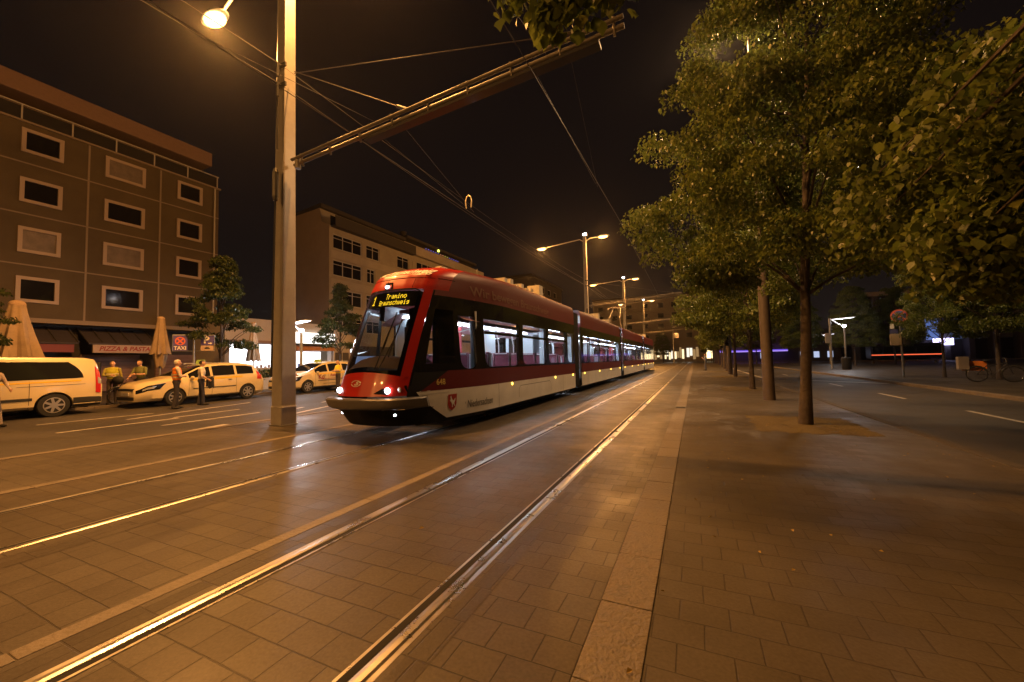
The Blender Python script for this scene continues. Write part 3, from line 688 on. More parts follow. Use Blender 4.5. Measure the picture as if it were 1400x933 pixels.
# side of the cab and front lower corner
for s in (-1, 1):
    mb = MB()
    cw = lambda t, z, o=0.: spt((Y0(z)+G(.852))*(1-t)+7.36*t, z, s, o)
    mb.grid(cw, lin(0, 1, 21), [1.26, 1.34, 1.42, 1.6, 1.8, 2.0, 2.2, 2.4, 2.55, 2.7, 2.85], skip=lambda t, z: .2 < t < .85 and 1.42 < z < 2.55)
    tpart(mb, 'cab_side', M['tblack'])
    mb = MB(); mb.grid(lambda t, z: spt((Y0(z)+G(.852))*(1-t)+8.2*t, z, s, -.006), lin(0, 1, 18), lin(.22, 1.26, 8)); tpart(mb, 'lower_corner', M['tmatte'])
    mb = MB()   # driver's window shows as a slightly paler pane
    mb.grid(lambda t, z: cw(t, z, -.008), lin(.2, .85, 10), lin(1.42, 2.55, 8)); tpart(mb, 'cab_window', M['wsglass'])
    mb = MB()
    for zz in (.80, .86): mb.grid(lambda t, u, zz=zz: spt(5.52+G(.95)+t*.75, zz+u, s, .004), lin(0, 1, 8), [0, .022])
    tpart(mb, 'trim_strip', M['silver'])
    mb = MB(); mb.ell(spt(6.03, .66, s, .01), (.03, .06, .05), 12, 8); tpart(mb, 'marker_lamp', M['sidelamp'])

# carriages
def carriage(Ya, Yb, wins, first=False):
    for s in (-1, 1):
        white = MB(); ys = lin(0, 1, 26)
        def pw(t, z, o=0.):
            a = Ya
            if first: a = 6.12+.78*max(0, (.86-z)/.57)**1.25
            return spt(a+(Yb-a)*t, z, s, o)
        white.grid(lambda t, z: pw(t, z, .006), ys, lin(.29, .87, 7)); white.grid(lambda t, z: pw(t, .29, z), ys, [-.06, .006])
        wp = tpart(white, 'side_panel', M['twhite'])
        belt = MB()
        def pb(t, z):
            a = Ya
            if first: a = 6.2+.75*(z-.87)/.39
            return spt(a+(Yb-a)*t, z, s, .008)
        belt.grid(pb, ys, lin(.872, 1.26, 5)); tpart(belt, 'red_belt', M['red_shaded'])
        band = MB(); a0 = 7.36 if first else Ya
        Us = sorted(set([a0, Yb]+[w for ww in wins for w in ww[:2]])); Vs = sorted(set([1.26, 2.85]+[w for ww in wins for w in ww[2:4]]))
        U2 = []
        for i in range(len(Us)-1): U2 += lin(Us[i], Us[i+1], 5)[:-1]
        U2.append(Us[-1])
        inh = lambda u, v: any(w[0] < u < w[1] and w[2] < v < w[3] for w in wins)
        band.grid(lambda u, v: spt(u, v, s), U2, Vs, skip=inh)
        for w in wins:         # rounded lower corners of the panes
            r = min(.22, (w[1]-w[0])*.48)
            for cx_, sx in ((w[0], 1), (w[1], -1)):
                arc = [(cx_+sx*r*(1-math.cos(a)), w[2]+r*(1-math.sin(a))) for a in lin(0, PI/2, 6)]
                pts = [(cx_, w[2])]+arc
                for i in range(1, len(pts)-1): band.add([spt(q[0], q[1], s, .0) for q in (pts[0], pts[i], pts[i+1])], [(0, 1, 2)])
        tpart(band, 'window_band', M['tblack'], smooth=False)
        for w in wins:
            mb = MB(); mb.grid(lambda u, v: spt(u, v, s, -.012), lin(w[0], w[1], 5), [w[2], w[3]]); g = tpart(mb, 'window', M['tglass'])
            if w[4]:
                mb = MB(); mb.grid(lambda u, v: spt(u, v, s, .003), lin(w[0], w[1], 5), [2.085, 2.155]); mb.build('window_bar', M['tblack'], g)
        # inner lining
        mb = MB()
        mb.grid(lambda u, v: spt(u, v, s, -.07), U2, [.6]+Vs, skip=lambda u, v: inh(u, v)); tpart(mb, 'lining', M['lining'], smooth=False)
        if not first:
            mb = MB(); mb.grid(lambda t, z: spt(Ya+(Yb-Ya)*t, z, s), lin(0, 1, 3), lin(2.85, 3.64, 16)); tpart(mb, 'roof_cove', M['red_shaded'])
        # doors of the flaps, marker lamps
        mb = MB()
        def line(y0, z0, y1, z1, r=.012):
            if abs(y1-y0) > abs(z1-z0): mb.grid(lambda t, u: spt(y0+(y1-y0)*t, z0+(z1-z0)*t+u, s, .0085), [0, .5, 1], [0, r])
            else: mb.grid(lambda u, t: spt(y0+(y1-y0)*t+u, z0+(z1-z0)*t, s, .0085), [0, r], [0, 1])
        L = Yb-Ya
        for fr in ((.29, .83) if first else (.12, .5, .88)): line(Ya+L*fr, .3, Ya+L*fr, .87)
        y0, y1 = (10.1, 12.8) if first else (Ya+L*.55, Ya+L*.8)
        line(y0, .42, y0, .64); line(y1, .42, y1, .64); line(y0+.12, .73, y1-.12, .73); line(y0, .64, y0+.12, .73); line(y1, .64, y1-.12, .73)
        tpart(mb, 'panel_seam', M['darktxt'], smooth=False)
        for y in ((9.66, 13.28, 15.5) if first else lin(Ya+.5, Yb-.4, 4)):
            mb = MB(); mb.ell(spt(y, .82, s, .01), (.016, .032, .038), 10, 7); tpart(mb, 'marker_lamp', M['sidelamp'])
    # floor, ceiling, lights, bulkhead
    yi = 7.45 if first else Ya+.02
    mb = MB(); mb.box(TC-1.2, TC+1.2, yi, Yb-.02, .52, .60); tpart(mb, 'floor', M['tfloor'], smooth=False)
    mb = MB(); mb.box(TC-.62, TC+.62, yi, Yb-.02, 2.62, 2.70); mb.grid(lambda x, y: (TC+x, y, 2.62-.25*max(0, (abs(x)-.6)/.6)**1.3), lin(-1.22, 1.22, 15), [yi, Yb-.02]); tpart(mb, 'ceiling', mat('pink_ceiling', (.55, .30, .33), .45), smooth=True)
    for s in (-1, 1):
        mb = MB(); mb.box(TC+s*.66, TC+s*.78, yi+.3, Yb-.3, 2.555, 2.585); tpart(mb, 'light_strip', M['strip'], smooth=False)
    mb = MB(); mb.box(TC-1.1, TC+1.1, (8.2 if first else Ya), Yb, .2, .5); mb.box(TC-.9, TC+.9, Ya+(3 if first else .8), Yb-.8, .12, .2); tpart(mb, 'underframe', M['under'], smooth=False)

W1 = [(7.36, 7.91, 1.28, 2.46, 0), (8.26, 10.16, 1.30, 2.45, 1), (10.47, 12.40, 1.32, 2.46, 1), (12.70, 14.62, 1.33, 2.47, 1), (14.9, 15.72, 1.33, 2.47, 0)]
carriage(6.0, 15.84, W1, True)
carriage(16.87, 26.9, [(17.3, 18.2, 1.3, 2.47, 0), (18.45, 20.4, 1.3, 2.47, 1), (20.7, 22.7, 1.3, 2.47, 1), (23.0, 25.0, 1.3, 2.47, 1), (25.3, 26.6, 1.3, 2.47, 0)])
carriage(28.1, 39.7, [(28.6, 29.8, 1.3, 2.47, 0), (30.1, 32.0, 1.3, 2.47, 1), (32.4, 34.9, 1.3, 2.47, 1), (35.4, 37.9, 1.3, 2.47, 1), (38.2, 39.3, 1.3, 2.47, 0)])
carriage(40.7, 50.2, [(41.1, 42.2, 1.3, 2.47, 0), (42.6, 44.7, 1.3, 2.47, 1), (45.1, 47.1, 1.3, 2.47, 1)])
mb = MB(); mb.box(TC-1.25, TC+1.25, 50.16, 50.25, .3, 3.5); tpart(mb, 'rear_wall', M['tblack'], smooth=False)
for a, b in ((15.84, 16.87), (26.9, 28.1), (39.7, 40.7)):
    mb = MB(); n = 15
    for i in range(n):
        y0, y1 = a+(b-a)*i/n, a+(b-a)*(i+1)/n; w = 1.2 if i % 2 else 1.14
        for s in (-1, 1):
            w2 = 1.14 if i % 2 else 1.2
            mb.quad((TC+s*w, y0, .32), (TC+s*w2, y1, .32), (TC+s*w2, y1, 3.4), (TC+s*w, y0, 3.4))
        mb.quad((TC-1.2, y0, 3.4+.03*(i % 2)), (TC+1.2, y0, 3.4+.03*(i % 2)), (TC+1.2, y1, 3.43-.03*(i % 2)), (TC-1.2, y1, 3.43-.03*(i % 2)))
    tpart(mb, 'bellows', mat('bellows_rubber', (.02, .02, .021), .7), smooth=False)
    mb = MB(); mb.box(TC-.7, TC+.7, a+.1, b-.1, 3.45, 3.62)
    for s in (-.5, .5): mb.tube([(TC+s, a-.3, 3.66), (TC+s*.6, (a+b)/2, 3.85), (TC+s, b+.3, 3.66)], .04, 6)
    tpart(mb, 'joint_cover', M['steel'], smooth=False)
for y in (10.6, 12.4, 21., 22.8, 33, 34.8, 44.5, 46.3, 16.0, 16.75):
    for s in (-1, 1): mb = MB(); mb.lathe((TC+s*.665, y, .31), [(.3, -.05*s), (.31, 0), (.31, .05*s), (.2, .06*s)], 'x', 20); tpart(mb, 'wheel', M['steel'] if y in (16.0, 16.75) else M['under'], smooth=False)
# partition behind the driver, cab seat and desk
mb = MB(); mb.box(TC-.2, TC-.0, 7.3, 7.36, .6, 2.7); mb.box(TC+.45, TC+1.05, 7.3, 7.36, .6, 2.7); mb.box(TC-1.15, TC-.2, 7.3, 7.36, .6, 1.5); tpart(mb, 'cab_partition', M['tblack'], smooth=False)
mb = MB(); mb.grid(lambda w, t: (TC+w, Y0(1.3)+G(w)+.08+.75*t, 1.33+.22*math.sin(t*PI*.8)+.04*math.cos(w*3)), lin(-.78, .78, 13), lin(0, 1, 8)); mb.box(TC-.75, TC+.75, 6.55, 6.6, .6, 1.42); tpart(mb, 'driver_desk', mat('desk_grey', (.30, .24, .20), .6))
mb = MB(); mb.box(TC-.1, TC+.42, 7.0, 7.14, 1.2, 2.25); mb.ell((TC+.16, 7.05, 2.28), (.24, .09, .2), 14, 8); mb.box(TC-.12, TC+.44, 6.6, 7.1, 1.05, 1.2); tpart(mb, 'driver_seat', M['black'], smooth=False, bevel=.03)
# passenger seats
proto = None
def seat(x, y, face):
    global proto
    if proto is None:
        m0 = MB(); m0.box(-.204, .204, -.04, .05, .42, .998, 0); m0.box(-.23, .23, -.46, -.02, .40, .48, 0)
        m0.box(-.25, -.205, -.06, .08, .38, 1.05, 1); m0.box(.205, .25, -.06, .08, .38, 1.05, 1); m0.box(-.204, .204, .052, .07, .38, .98, 0); m0.box(-.204, .204, -.06, .08, 1.0, 1.06, 1)
        m0.box(-.25, .25, -.47, .05, .36, .398, 1); m0.box(-.06, .06, -.3, -.1, .0, .36, 1)
        proto = m0.build('seat', [M['seat'], M['seatsh']], None, bevel=.02); o = proto; o.parent = T
    else:
        o = proto.copy(); COL.objects.link(o)
    o.location = (x-TC, y-TY0, .6); o.rotation_euler = (0, 0, 0 if face > 0 else PI)
for ys in ((8.6, 9.75, 10.5, 11.65, 12.6, 13.9), (18.6, 19.8, 20.9, 22.1, 23.2, 24.6), (30.2, 31.5, 32.6, 34.4, 35.6, 37.5), (42.8, 44.2, 45.4, 46.6)):
    for i, y in enumerate(ys):
        for x in (.40, .97, -.40, -.97):
            if y > 30 and abs(x) < .5: continue
            seat(TC+x, y, 1 if i % 2 else -1)
mb = MB()
for y in (8.1, 9.2, 10.25, 12.0, 13.2, 14.7, 17.6, 20.3, 22.7, 25.1, 29.5, 32.3, 35.2, 38.):
    mb = MB(); sx = .25 if int(y*10) % 2 else -.25
    mb.tube([(TC+sx, y, .6), (TC+sx, y, 2.0), (TC+sx*1.3, y, 2.4), (TC+sx*1.3, y, 2.62)], .02, 8); 
    mb.tube([(TC+sx*1.3, y, 2.2), (TC+sx+.35, y+.35, 2.35), (TC+sx+.35, y+1.2, 2.35)], .016, 6)
    tpart(mb, 'grab_pole', M['handrail'])
for y in (10.3, 22.85, 35.15):
    mb = MB(); mb.box(TC-1.15, TC-.7, y, y+.09, .6, 2.5); tpart(mb, 'red_column', M['redpanel'], smooth=False)
for y, w_ in ((7.95, .5), (12.5, .55), (15.75, .7), (16.9, .6), (26.8, .6)):
    mb = MB(); mb.box(TC-1.2, TC-1.2+w_, y, y+.05, .6, 2.6); mb.box(TC+1.2-w_*.3, TC+1.2, y, y+.05, .6, 2.6); tpart(mb, 'partition', M['lining'], smooth=False)
# roof gear
M['roofgear'] = mat('roof_gear', (.50, .46, .38), .5, metal=.2, var=.2, scale=4)
for (a, b, h_) in ((10.3, 13.2, .34), (19.0, 22.5, .3), (24, 25.5, .25), (42.5, 46, .32)):
    mb = MB(); mb.box(TC-.55, TC+.85, a, b, 3.55, 3.55+h_*.6)
    for i in range(7):
        y = a+(b-a)*(i+.2)/7; mb.box(TC-.5, TC+.8, y, y+(b-a)*.07, 3.55+h_*.6, 3.55+h_*random.uniform(.8, 1.15))
    mb.box(TC+.5, TC+.95, b-.35, b, 3.5, 3.55+h_*1.5)
    mb.tube([(TC+.88, a, 3.62), (TC+.88, b, 3.62)], .03, 6)
    tpart(mb, 'roof_unit', M['roofgear'], smooth=False)
mb = MB(); mb.box(TC-.1, TC+.1, 8.2, 8.5, 3.62, 3.86); tpart(mb, 'roof_horn', M['roofgear'], smooth=False, bevel=.03)
mb = MB(); mb.tube([(TC+.5, 9.3, 3.6), (TC+.5, 9.3, 3.95)], .014, 6); mb.tube([(TC+.9, 9.6, 3.5), (TC+.9, 9.6, 3.7)], .012, 6); tpart(mb, 'antenna', M['steel'])
# pantograph on the third car
pt = MB(); py = 33.5
pt.box(TC-.7, TC+.7, py-.7, py+.7, 3.6, 3.72)
pg = tpart(pt, 'pantograph', M['steel'], smooth=False)
mb = MB()
for s in (-1, 1):
    mb.tube([(TC+s*.3, py+.6, 3.7), (TC+s*.42, py-.9, 4.75), (TC+s*.3, py+.3, 5.62)], .035, 6)
mb.tube([(TC-.75, py+.3, 5.55), (TC-.6, py+.3, 5.68), (TC+.6, py+.3, 5.68), (TC+.75, py+.3, 5.55)], .03, 6); mb.tube([(TC-.75, py+.05, 5.55), (TC-.6, py+.05, 5.68), (TC+.6, py+.05, 5.68), (TC+.75, py+.05, 5.55)], .03, 6)
mb.build('pantograph_arm', M['steel'], pg)
# side writing
vs, fs = text_mesh('Niedersachsen', .155)
lettering('Niedersachsen', .235, lambda x, y: spt(8.02+x*.72, .50+y, 1, .012), 'lettering', M['darktxt'], T, align='LEFT' if False else 'CENTER')
lettering('648', .16, lambda x, y: spt(6.72+x, 1.03+y, 1, .014), 'car_number', M['goldtxt'], T, bold=.004)
lettering('Wir bewegen Braunschweig', .5, lambda x, y: spt(10.3+x*.86, 3.06+y*.62, 1, .006), 'lettering', M['bronze'], T, bold=.01)
mb = MB(); sh = [(0, .18), (.125, .18), (.125, -.03), (.09, -.12), (0, -.18), (-.09, -.12), (-.125, -.03), (-.125, .18)]
mb.poly([spt(7.03+x, .59+y*.95, 1, .012) for x, y in sh]); sl = tpart(mb, 'crest', mat('crest_red', (.42, .03, .025), .45), smooth=False)
horse = [(-.07, .12), (-.045, .15), (-.03, .10), (.0, .05), (.04, .03), (.06, .07), (.085, .09), (.08, .03), (.055, -.03), (.07, -.08), (.085, -.11), (.06, -.10), (.03, -.04), (.01, -.08), (.02, -.12), (-.01, -.12), (-.01, -.05), (-.035, .0), (-.075, .03), (-.09, .02), (-.06, .045), (-.055, .08)]
mb = MB(); mb.poly([spt(7.03+x, .60+y*.9, 1, .016) for x, y in horse]); mb.build('horse_figure', M['whitetxt'], sl)
# ------------------------------------------------------------------ cars
class CarShape:
    def __init__(s, L, prof, belt, wb, wr, zs=.24, tuck=.05): s.L, s.p, s.b, s.wb, s.wr, s.zs, s.tk = L, prof, belt, wb, wr, zs, tuck
    def I(s, t, y): return float(np.interp(y, [a for a, _ in t], [b for _, b in t]))
    def ring(s, y):
        zt = s.I(s.p, y); zb = min(s.I(s.b, y), zt-.03); wb = s.I(s.wb, y); wr = min(s.I(s.wr, y), wb*.97); zs = s.zs
        return [(wb*.84, zs), (wb*.965, zs+.10), (wb, zs+(zb-zs)*.55), (wb*.975, zb), (wr+(wb-wr)*.06, zt-s.tk-.02), (wr*.93, zt-.02), (wr*.6, zt-.003), (0, zt)]
    def pt(s, y, q, side=1, off=0.):
        r = s.ring(y); i = min(int(q), len(r)-2); f = q-i; a, b = r[i], r[i+1]
        n = Vector((b[1]-a[1], -(b[0]-a[0]))).normalized()
        return (side*(a[0]+(b[0]-a[0])*f+n.x*off), y, a[1]+(b[1]-a[1])*f+n.y*off)
    def body(s, wheels, rw, root, paint):
        n = int(s.L/.09); ys = lin(0, s.L, n); mb = MB(); half = 8
        for y in ys:
            r = s.ring(y)
            for x, z in r: mb.v.append((x, y, z))
            for x, z in r[-2::-1]: mb.v.append((-x, y, z))
        m = 15
        for j in range(n-1):
            for k in range(m): mb.f.append((j*m+k, j*m+(k+1) % m, (j+1)*m+(k+1) % m, (j+1)*m+k)); mb.m.append(0)
        mb.f.append(tuple(range(m))[::-1]); mb.f.append(tuple((n-1)*m+k for k in range(m))); mb.m += [0, 0]
        tmp = mb.build('car_body_raw', paint)
        bm = bmesh.new(); bm.from_mesh(tmp.data); bmesh.ops.recalc_face_normals(bm, faces=bm.faces); bm.to_mesh(tmp.data); bm.free()
        cut = MB()
        for yw in wheels: cut.lathe((0, yw, rw*.98), [(rw*1.16, -1.5), (rw*1.16, 1.5)], 'x', 28)
        co = cut.build('cutter', M['black'])
        bm = bmesh.new(); bm.from_mesh(co.data); bmesh.ops.recalc_face_normals(bm, faces=bm.faces); bm.to_mesh(co.data); bm.free()
        md = tmp.modifiers.new('b', 'BOOLEAN'); md.object = co; md.operation = 'DIFFERENCE'; md.solver = 'EXACT'
        bpy.context.view_layer.update()
        me = eval_mesh(tmp); me.name = 'body'
        for o in (tmp, co): bpy.data.objects.remove(o)
        me.polygons.foreach_set('use_smooth', [True]*len(me.polygons)); me.set_sharp_from_angle(angle=math.radians(38))
        b = bpy.data.objects.new('body', me); COL.objects.link(b); b.parent = root
        mb = MB()
        mb.box(-.6, .6, .25, s.L-.25, s.zs-.05, s.zs+.25); mb.build('underbody', M['black'], root)
        for yw in wheels:
            for sd in (-1, 1):
                w = s.I(s.wb, yw)
                mb = MB(); mb.lathe((sd*(w-.12), yw, rw), [(rw*.62, -.09*sd), (rw*.96, -.09*sd), (rw, -.05*sd), (rw, .06*sd), (rw*.96, .09*sd), (rw*.66, .095*sd)], 'x', 28); wh = mb.build('wheel', M['black'], root, smooth=True)
                mb = MB(); mb.lathe((sd*(w-.12), yw, rw), [(rw*.66, .05*sd), (rw*.66, .096*sd), (rw*.60, .10*sd), (rw*.57, .06*sd)], 'x', 28)
                for k in range(7):
                    t = 2*PI*k/7; c, sn = math.cos(t), math.sin(t); X = sd*(w-.12)+sd*.085
                    a = Vector((0, c, sn)); b2 = Vector((0, -sn, c))*rw*.075
                    p0, p1 = Vector((X, yw, rw))+a*rw*.1, Vector((X, yw, rw))+a*rw*.6
                    mb.prism([tuple(p0-b2*1.3), tuple(p1-b2), tuple(p1+b2), tuple(p0+b2*1.3)], (sd*.02, 0, 0))
                mb.lathe((sd*(w-.12), yw, rw), [(rw*.16, .06*sd), (rw*.16, .11*sd)], 'x', 12)
                mb.build('rim', M['alloy'], wh)
        return b
    def patch(s, name, m, root, y0, y1, q0, q1, off=.008, sides=(1, -1), n=10, nq=5, fy=None, smooth=True, group=None):
        for sd in sides:
            mb = MB(); mb.grid(lambda t, q: s.pt((fy(t, (q-q0)/(q1-q0)) if fy else y0+(y1-y0)*t), q, sd, off), lin(0, 1, n), lin(q0, q1, nq)); mb.build(name, m, root, smooth=smooth)

def mpv_taxi(name, label, group, loc, rot, letter=False, sign_x=0):
    R_ = empty(name, (0, 0, 0), label, 'taxi', group)
    S = CarShape(4.85, [(0, .74), (.06, .86), (.3, .96), (1.15, 1.10), (1.35, 1.17), (2.0, 1.50), (2.35, 1.60), (2.9, 1.655), (3.9, 1.64), (4.35, 1.57), (4.6, 1.35), (4.76, 1.06), (4.85, .84)],
                 [(0, .66), (.3, .84), (1.2, 1.0), (2, 1.04), (4.2, 1.10), (4.85, 1.04)], [(0, .60), (.12, .74), (.4, .85), (1., .92), (4., .92), (4.6, .86), (4.85, .74)], [(0, .5), (.4, .72), (1.2, .80), (2, .70), (4.2, .70), (4.6, .68), (4.85, .6)])
    S.body((1.15, 4.0), .335, R_, M['taxi'])
    S.patch('side_window', M['cglass'], R_, 1.62, 2.42, 3.1, 3.93, n=14); S.patch('side_window', M['cglass'], R_, 2.52, 3.42, 3.1, 3.93); S.patch('side_window', M['cglass'], R_, 3.52, 4.28, 3.12, 3.9)
    for nm, y0, y1, z in (('windscreen', 1.30, 2.22, 0), ('rear_window', 4.38, 4.66, 0)):
        mb = MB(); mb.grid(lambda u, t: (S.pt(y0+(y1-y0)*t, 7-abs(u)*2.4, 1 if u >= 0 else -1, .008)), lin(-1, 1, 15), lin(0, 1, 9)); mb.build(nm, M['cglass'], R_, smooth=True)
    S.patch('yellow_band', M['yellow'], R_, 1.7, 3.75, 2.78, 2.96, .006, (1, -1))
    S.patch('side_trim', M['ctrim'], R_, 1.75, 3.45, 1.80, 1.90, .014); S.patch('sill', M['ctrim'], R_, 1.55, 3.6, .1, .55, .006)
    for y in (1.6, 2.47, 3.47):
        S.patch('door_seam', M['darktxt'], R_, y, y+.012, .7, 3.0, .006, (1, -1), n=2, nq=7)
    for y in (2.2, 3.2):
        for sd in (1, -1):
            c = S.pt(y, 2.62, sd, .02); mb = MB(); mb.ell(c, (.02, .09, .018), 10, 6); mb.build('door_handle', M['ctrim'], R_)
    S.patch('headlight', M['clear'], R_, .10, .78, 2.45, 2.72, .012, fy=lambda t, v: .16+.30*t+.1*v*t)
    S.patch('headlight_rim', M['cglass'], R_, .04, .8, 2.25, 2.92, .006, fy=lambda t, v: .02+(.62+.2*v)*t)
    S.patch('tail_light', M['redlens'], R_, 4.45, 4.72, 2.5, 3.6, .01)
    mb = MB(); mb.box(-.52, .52, -.012, .03, .64, .73); mb.box(-.56, .56, -.014, .05, .30, .42); mb.build('grille', M['ctrim'], R_)
    mb = MB(); mb.box(-.26, .26, -.026, -.013, .47, .58); mb.build('number_plate', M['twhite'], R_)
    for sd in (1, -1):
        mb = MB(); mb.ell((sd*1.0, 1.68, 1.06), (.10, .07, .075), 10, 7); mb.build('mirror', M['taxi'], R_, smooth=True)
    for sd in (-.62, .62): mb = MB(); mb.tube([(sd, 2.2, 1.62), (sd, 2.3, 1.66), (sd, 4.1, 1.66), (sd, 4.2, 1.61)], .02, 6); mb.build('roof_rail', M['steel'], R_)
    mb = MB(); mb.prism([(-.22, 2.44, 1.64), (.22, 2.44, 1.64), (.18, 2.47, 1.80), (-.18, 2.47, 1.80)], (0, .14, 0)); ts = mb.build('roof_sign', emit('taxi_sign', (1., .72, .05), .55), R_, bevel=.015)
    lettering('TAXI', .15, lambda x, y: (x, 2.442+.02*(y+.08)/.16, 1.72+y), 'lettering', M['darktxt'], ts)
    if letter:
        def sp(x, z): # side lettering
            y = 2.0+x; q = 2+ (z-.62)/.4; return S.pt(y, min(q, 2.99), 1, .016)
        lettering('Ko', .42, lambda x, y: sp(-.02+x*.8, .78+y*.9), 'lettering', M['redtxt'], R_, bold=.012)
        lettering('Reisen', .22, lambda x, y: sp(.86+x, .84+y), 'lettering', M['redtxt'], R_, bold=.006, shear=.2)
        mb = MB(); mb.grid(lambda t, z: sp(.0+1.6*t, z), lin(0, 1, 8), [.63, .66]); mb.build('stripe', M['redtxt'], R_)
        lettering('taxi zentrale', .15, lambda x, y: S.pt(2.6+x*1.3, 1.35+y*2.2, 1, .016), 'lettering', M['darktxt'], R_)
    R_.location = loc; R_.rotation_euler = (0, 0, rot)
    return R_
mpv_taxi('taxi_car', 'ivory taxi estate car parked behind the two standing men, facing the van', 'ivory taxis at the rank', (-19.42, 7.42, -.04), math.radians(2.5))
mpv_taxi('taxi_car', 'ivory taxi with red door lettering half hidden by the tram front', 'ivory taxis at the rank', (-19.5, 13.35, -.04), math.radians(2), letter=True)
# van
V = empty('taxi_van', (0, 0, 0), 'ivory taxi van with long dark side window cut off at left edge', 'van', 'ivory taxis at the rank')
S = CarShape(5.35, [(0, .85), (.1, 1.0), (.9, 1.2), (1.75, 1.78), (2.2, 1.88), (3, 1.92), (4.9, 1.9), (5.18, 1.84), (5.29, 1.6), (5.35, 1.0)], [(0, .8), (.9, 1.08), (5.0, 1.17), (5.35, 1.1)],
             [(0, .7), (.3, .9), (1., .96), (4.8, .96), (5.2, .92), (5.35, .86)], [(0, .6), (.9, .85), (2, .80), (4.9, .80), (5.2, .78), (5.35, .76)], zs=.26, tuck=.09)
S.body((1.1, 4.2), .37, V, M['taxi'])
S.patch('side_window', M['cglass'], V, 1.75, 2.4, 3.08, 3.9); S.patch('side_window', M['cglass'], V, 2.44, 4.86, 3.08, 3.92, n=22, fy=lambda t, v: 2.44+(2.42-.34*v**2)*t)
mb = MB(); mb.grid(lambda u, t: (S.pt(1.05+.9*t, 7-abs(u)*2.4, 1 if u >= 0 else -1, .008)), lin(-1, 1, 15), lin(0, 1, 9)); mb.build('windscreen', M['cglass'], V, smooth=True)
S.patch('yellow_band', M['yellow'], V, 1.7, 4.8, 2.86, 2.97, .006); S.patch('bumper_trim', M['ctrim'], V, 4.62, 5.34, .2, 1.55, .01); S.patch('side_trim', M['ctrim'], V, 1.7, 3.72, 1.5, 1.72, .012); S.patch('sill', M['ctrim'], V, 1.6, 3.7, .0, .3, .006)
S.patch('tail_light', M['redlens'], V, 5.16, 5.31, 1.9, 3.75, .012); S.patch('reversing_light', M['clear'], V, 5.22, 5.32, 2.7, 3.2, .02)
for y in (1.62, 2.42, 3.65): S.patch('door_seam', M['darktxt'], V, y, y+.013, .5, 3.0, .006, n=2, nq=7)
S.patch('slide_rail', M['ctrim'], V, 3.4, 4.9, 2.60, 2.63, .008)
for sd in (1, -1): mb = MB(); mb.ell((sd*1.08, 1.35, 1.2), (.12, .08, .13), 10, 7); mb.build('mirror', M['ctrim'], V, smooth=True)
mb = MB(); mb.box(-.7, .7, 5.345, 5.37, 1.15, 1.72); mb.build('rear_window', M['cglass'], V)
mb = MB(); mb.prism([(-.22, 2.44, 1.90), (.22, 2.44, 1.90), (.18, 2.47, 2.06), (-.18, 2.47, 2.06)], (0, .14, 0)); mb.build('roof_sign', emit('taxi_sign', (1., .72, .05), .55), V, bevel=.015)
V.location = (-19.5, 1.17, -.04); V.rotation_euler = (0, 0, math.radians(1))
# bus across the plaza
U = empty('bus', (0, 0, 0), 'dark city bus with a red light streak passing in front of glass hall', 'bus')
mb = MB(); mb.box(-1.2, 1.2, 0, 9, .35, 2.9); mb.build('body', mat('bus_blue', (.03, .03, .05), .3), U, bevel=.12)
for i in range(6): mb = MB(); mb.box(-1.22, -1.205, .5+1.4*i, 1.7+1.4*i, 1.35, 2.4); mb.build('window', M['cglass'], U)
mb = MB(); mb.box(-1.235, -1.205, .05, 8.95, .92, 1.08); mb.build('light_streak', emit('red_light_streak', (1., .14, .05), 1.2), U)  # glowing band added for the red motion streak, not a fitted lamp
mb = MB(); mb.box(-1.0, 1.0, -.02, .0, 2.4, 2.75); mb.build('destination_display', emit('bus_display', (1., .4, .05), 1.2), U)
mb = MB(); mb.ell((-1.1, -.02, .9), (.12, .1, .3), 10, 8); mb.build('headlight', emit('bus_lamp', (.8, .6, 1.), 4), U)
for y in (1.8, 7):
    for s in (-1, 1): mb = MB(); mb.lathe((s*1.05, y, .48), [(.48, -.12), (.48, .12)], 'x', 18); mb.build('wheel', M['black'], U)
U.location = (36.6, 89, 0.05); U.rotation_euler = (0, 0, math.radians(90))

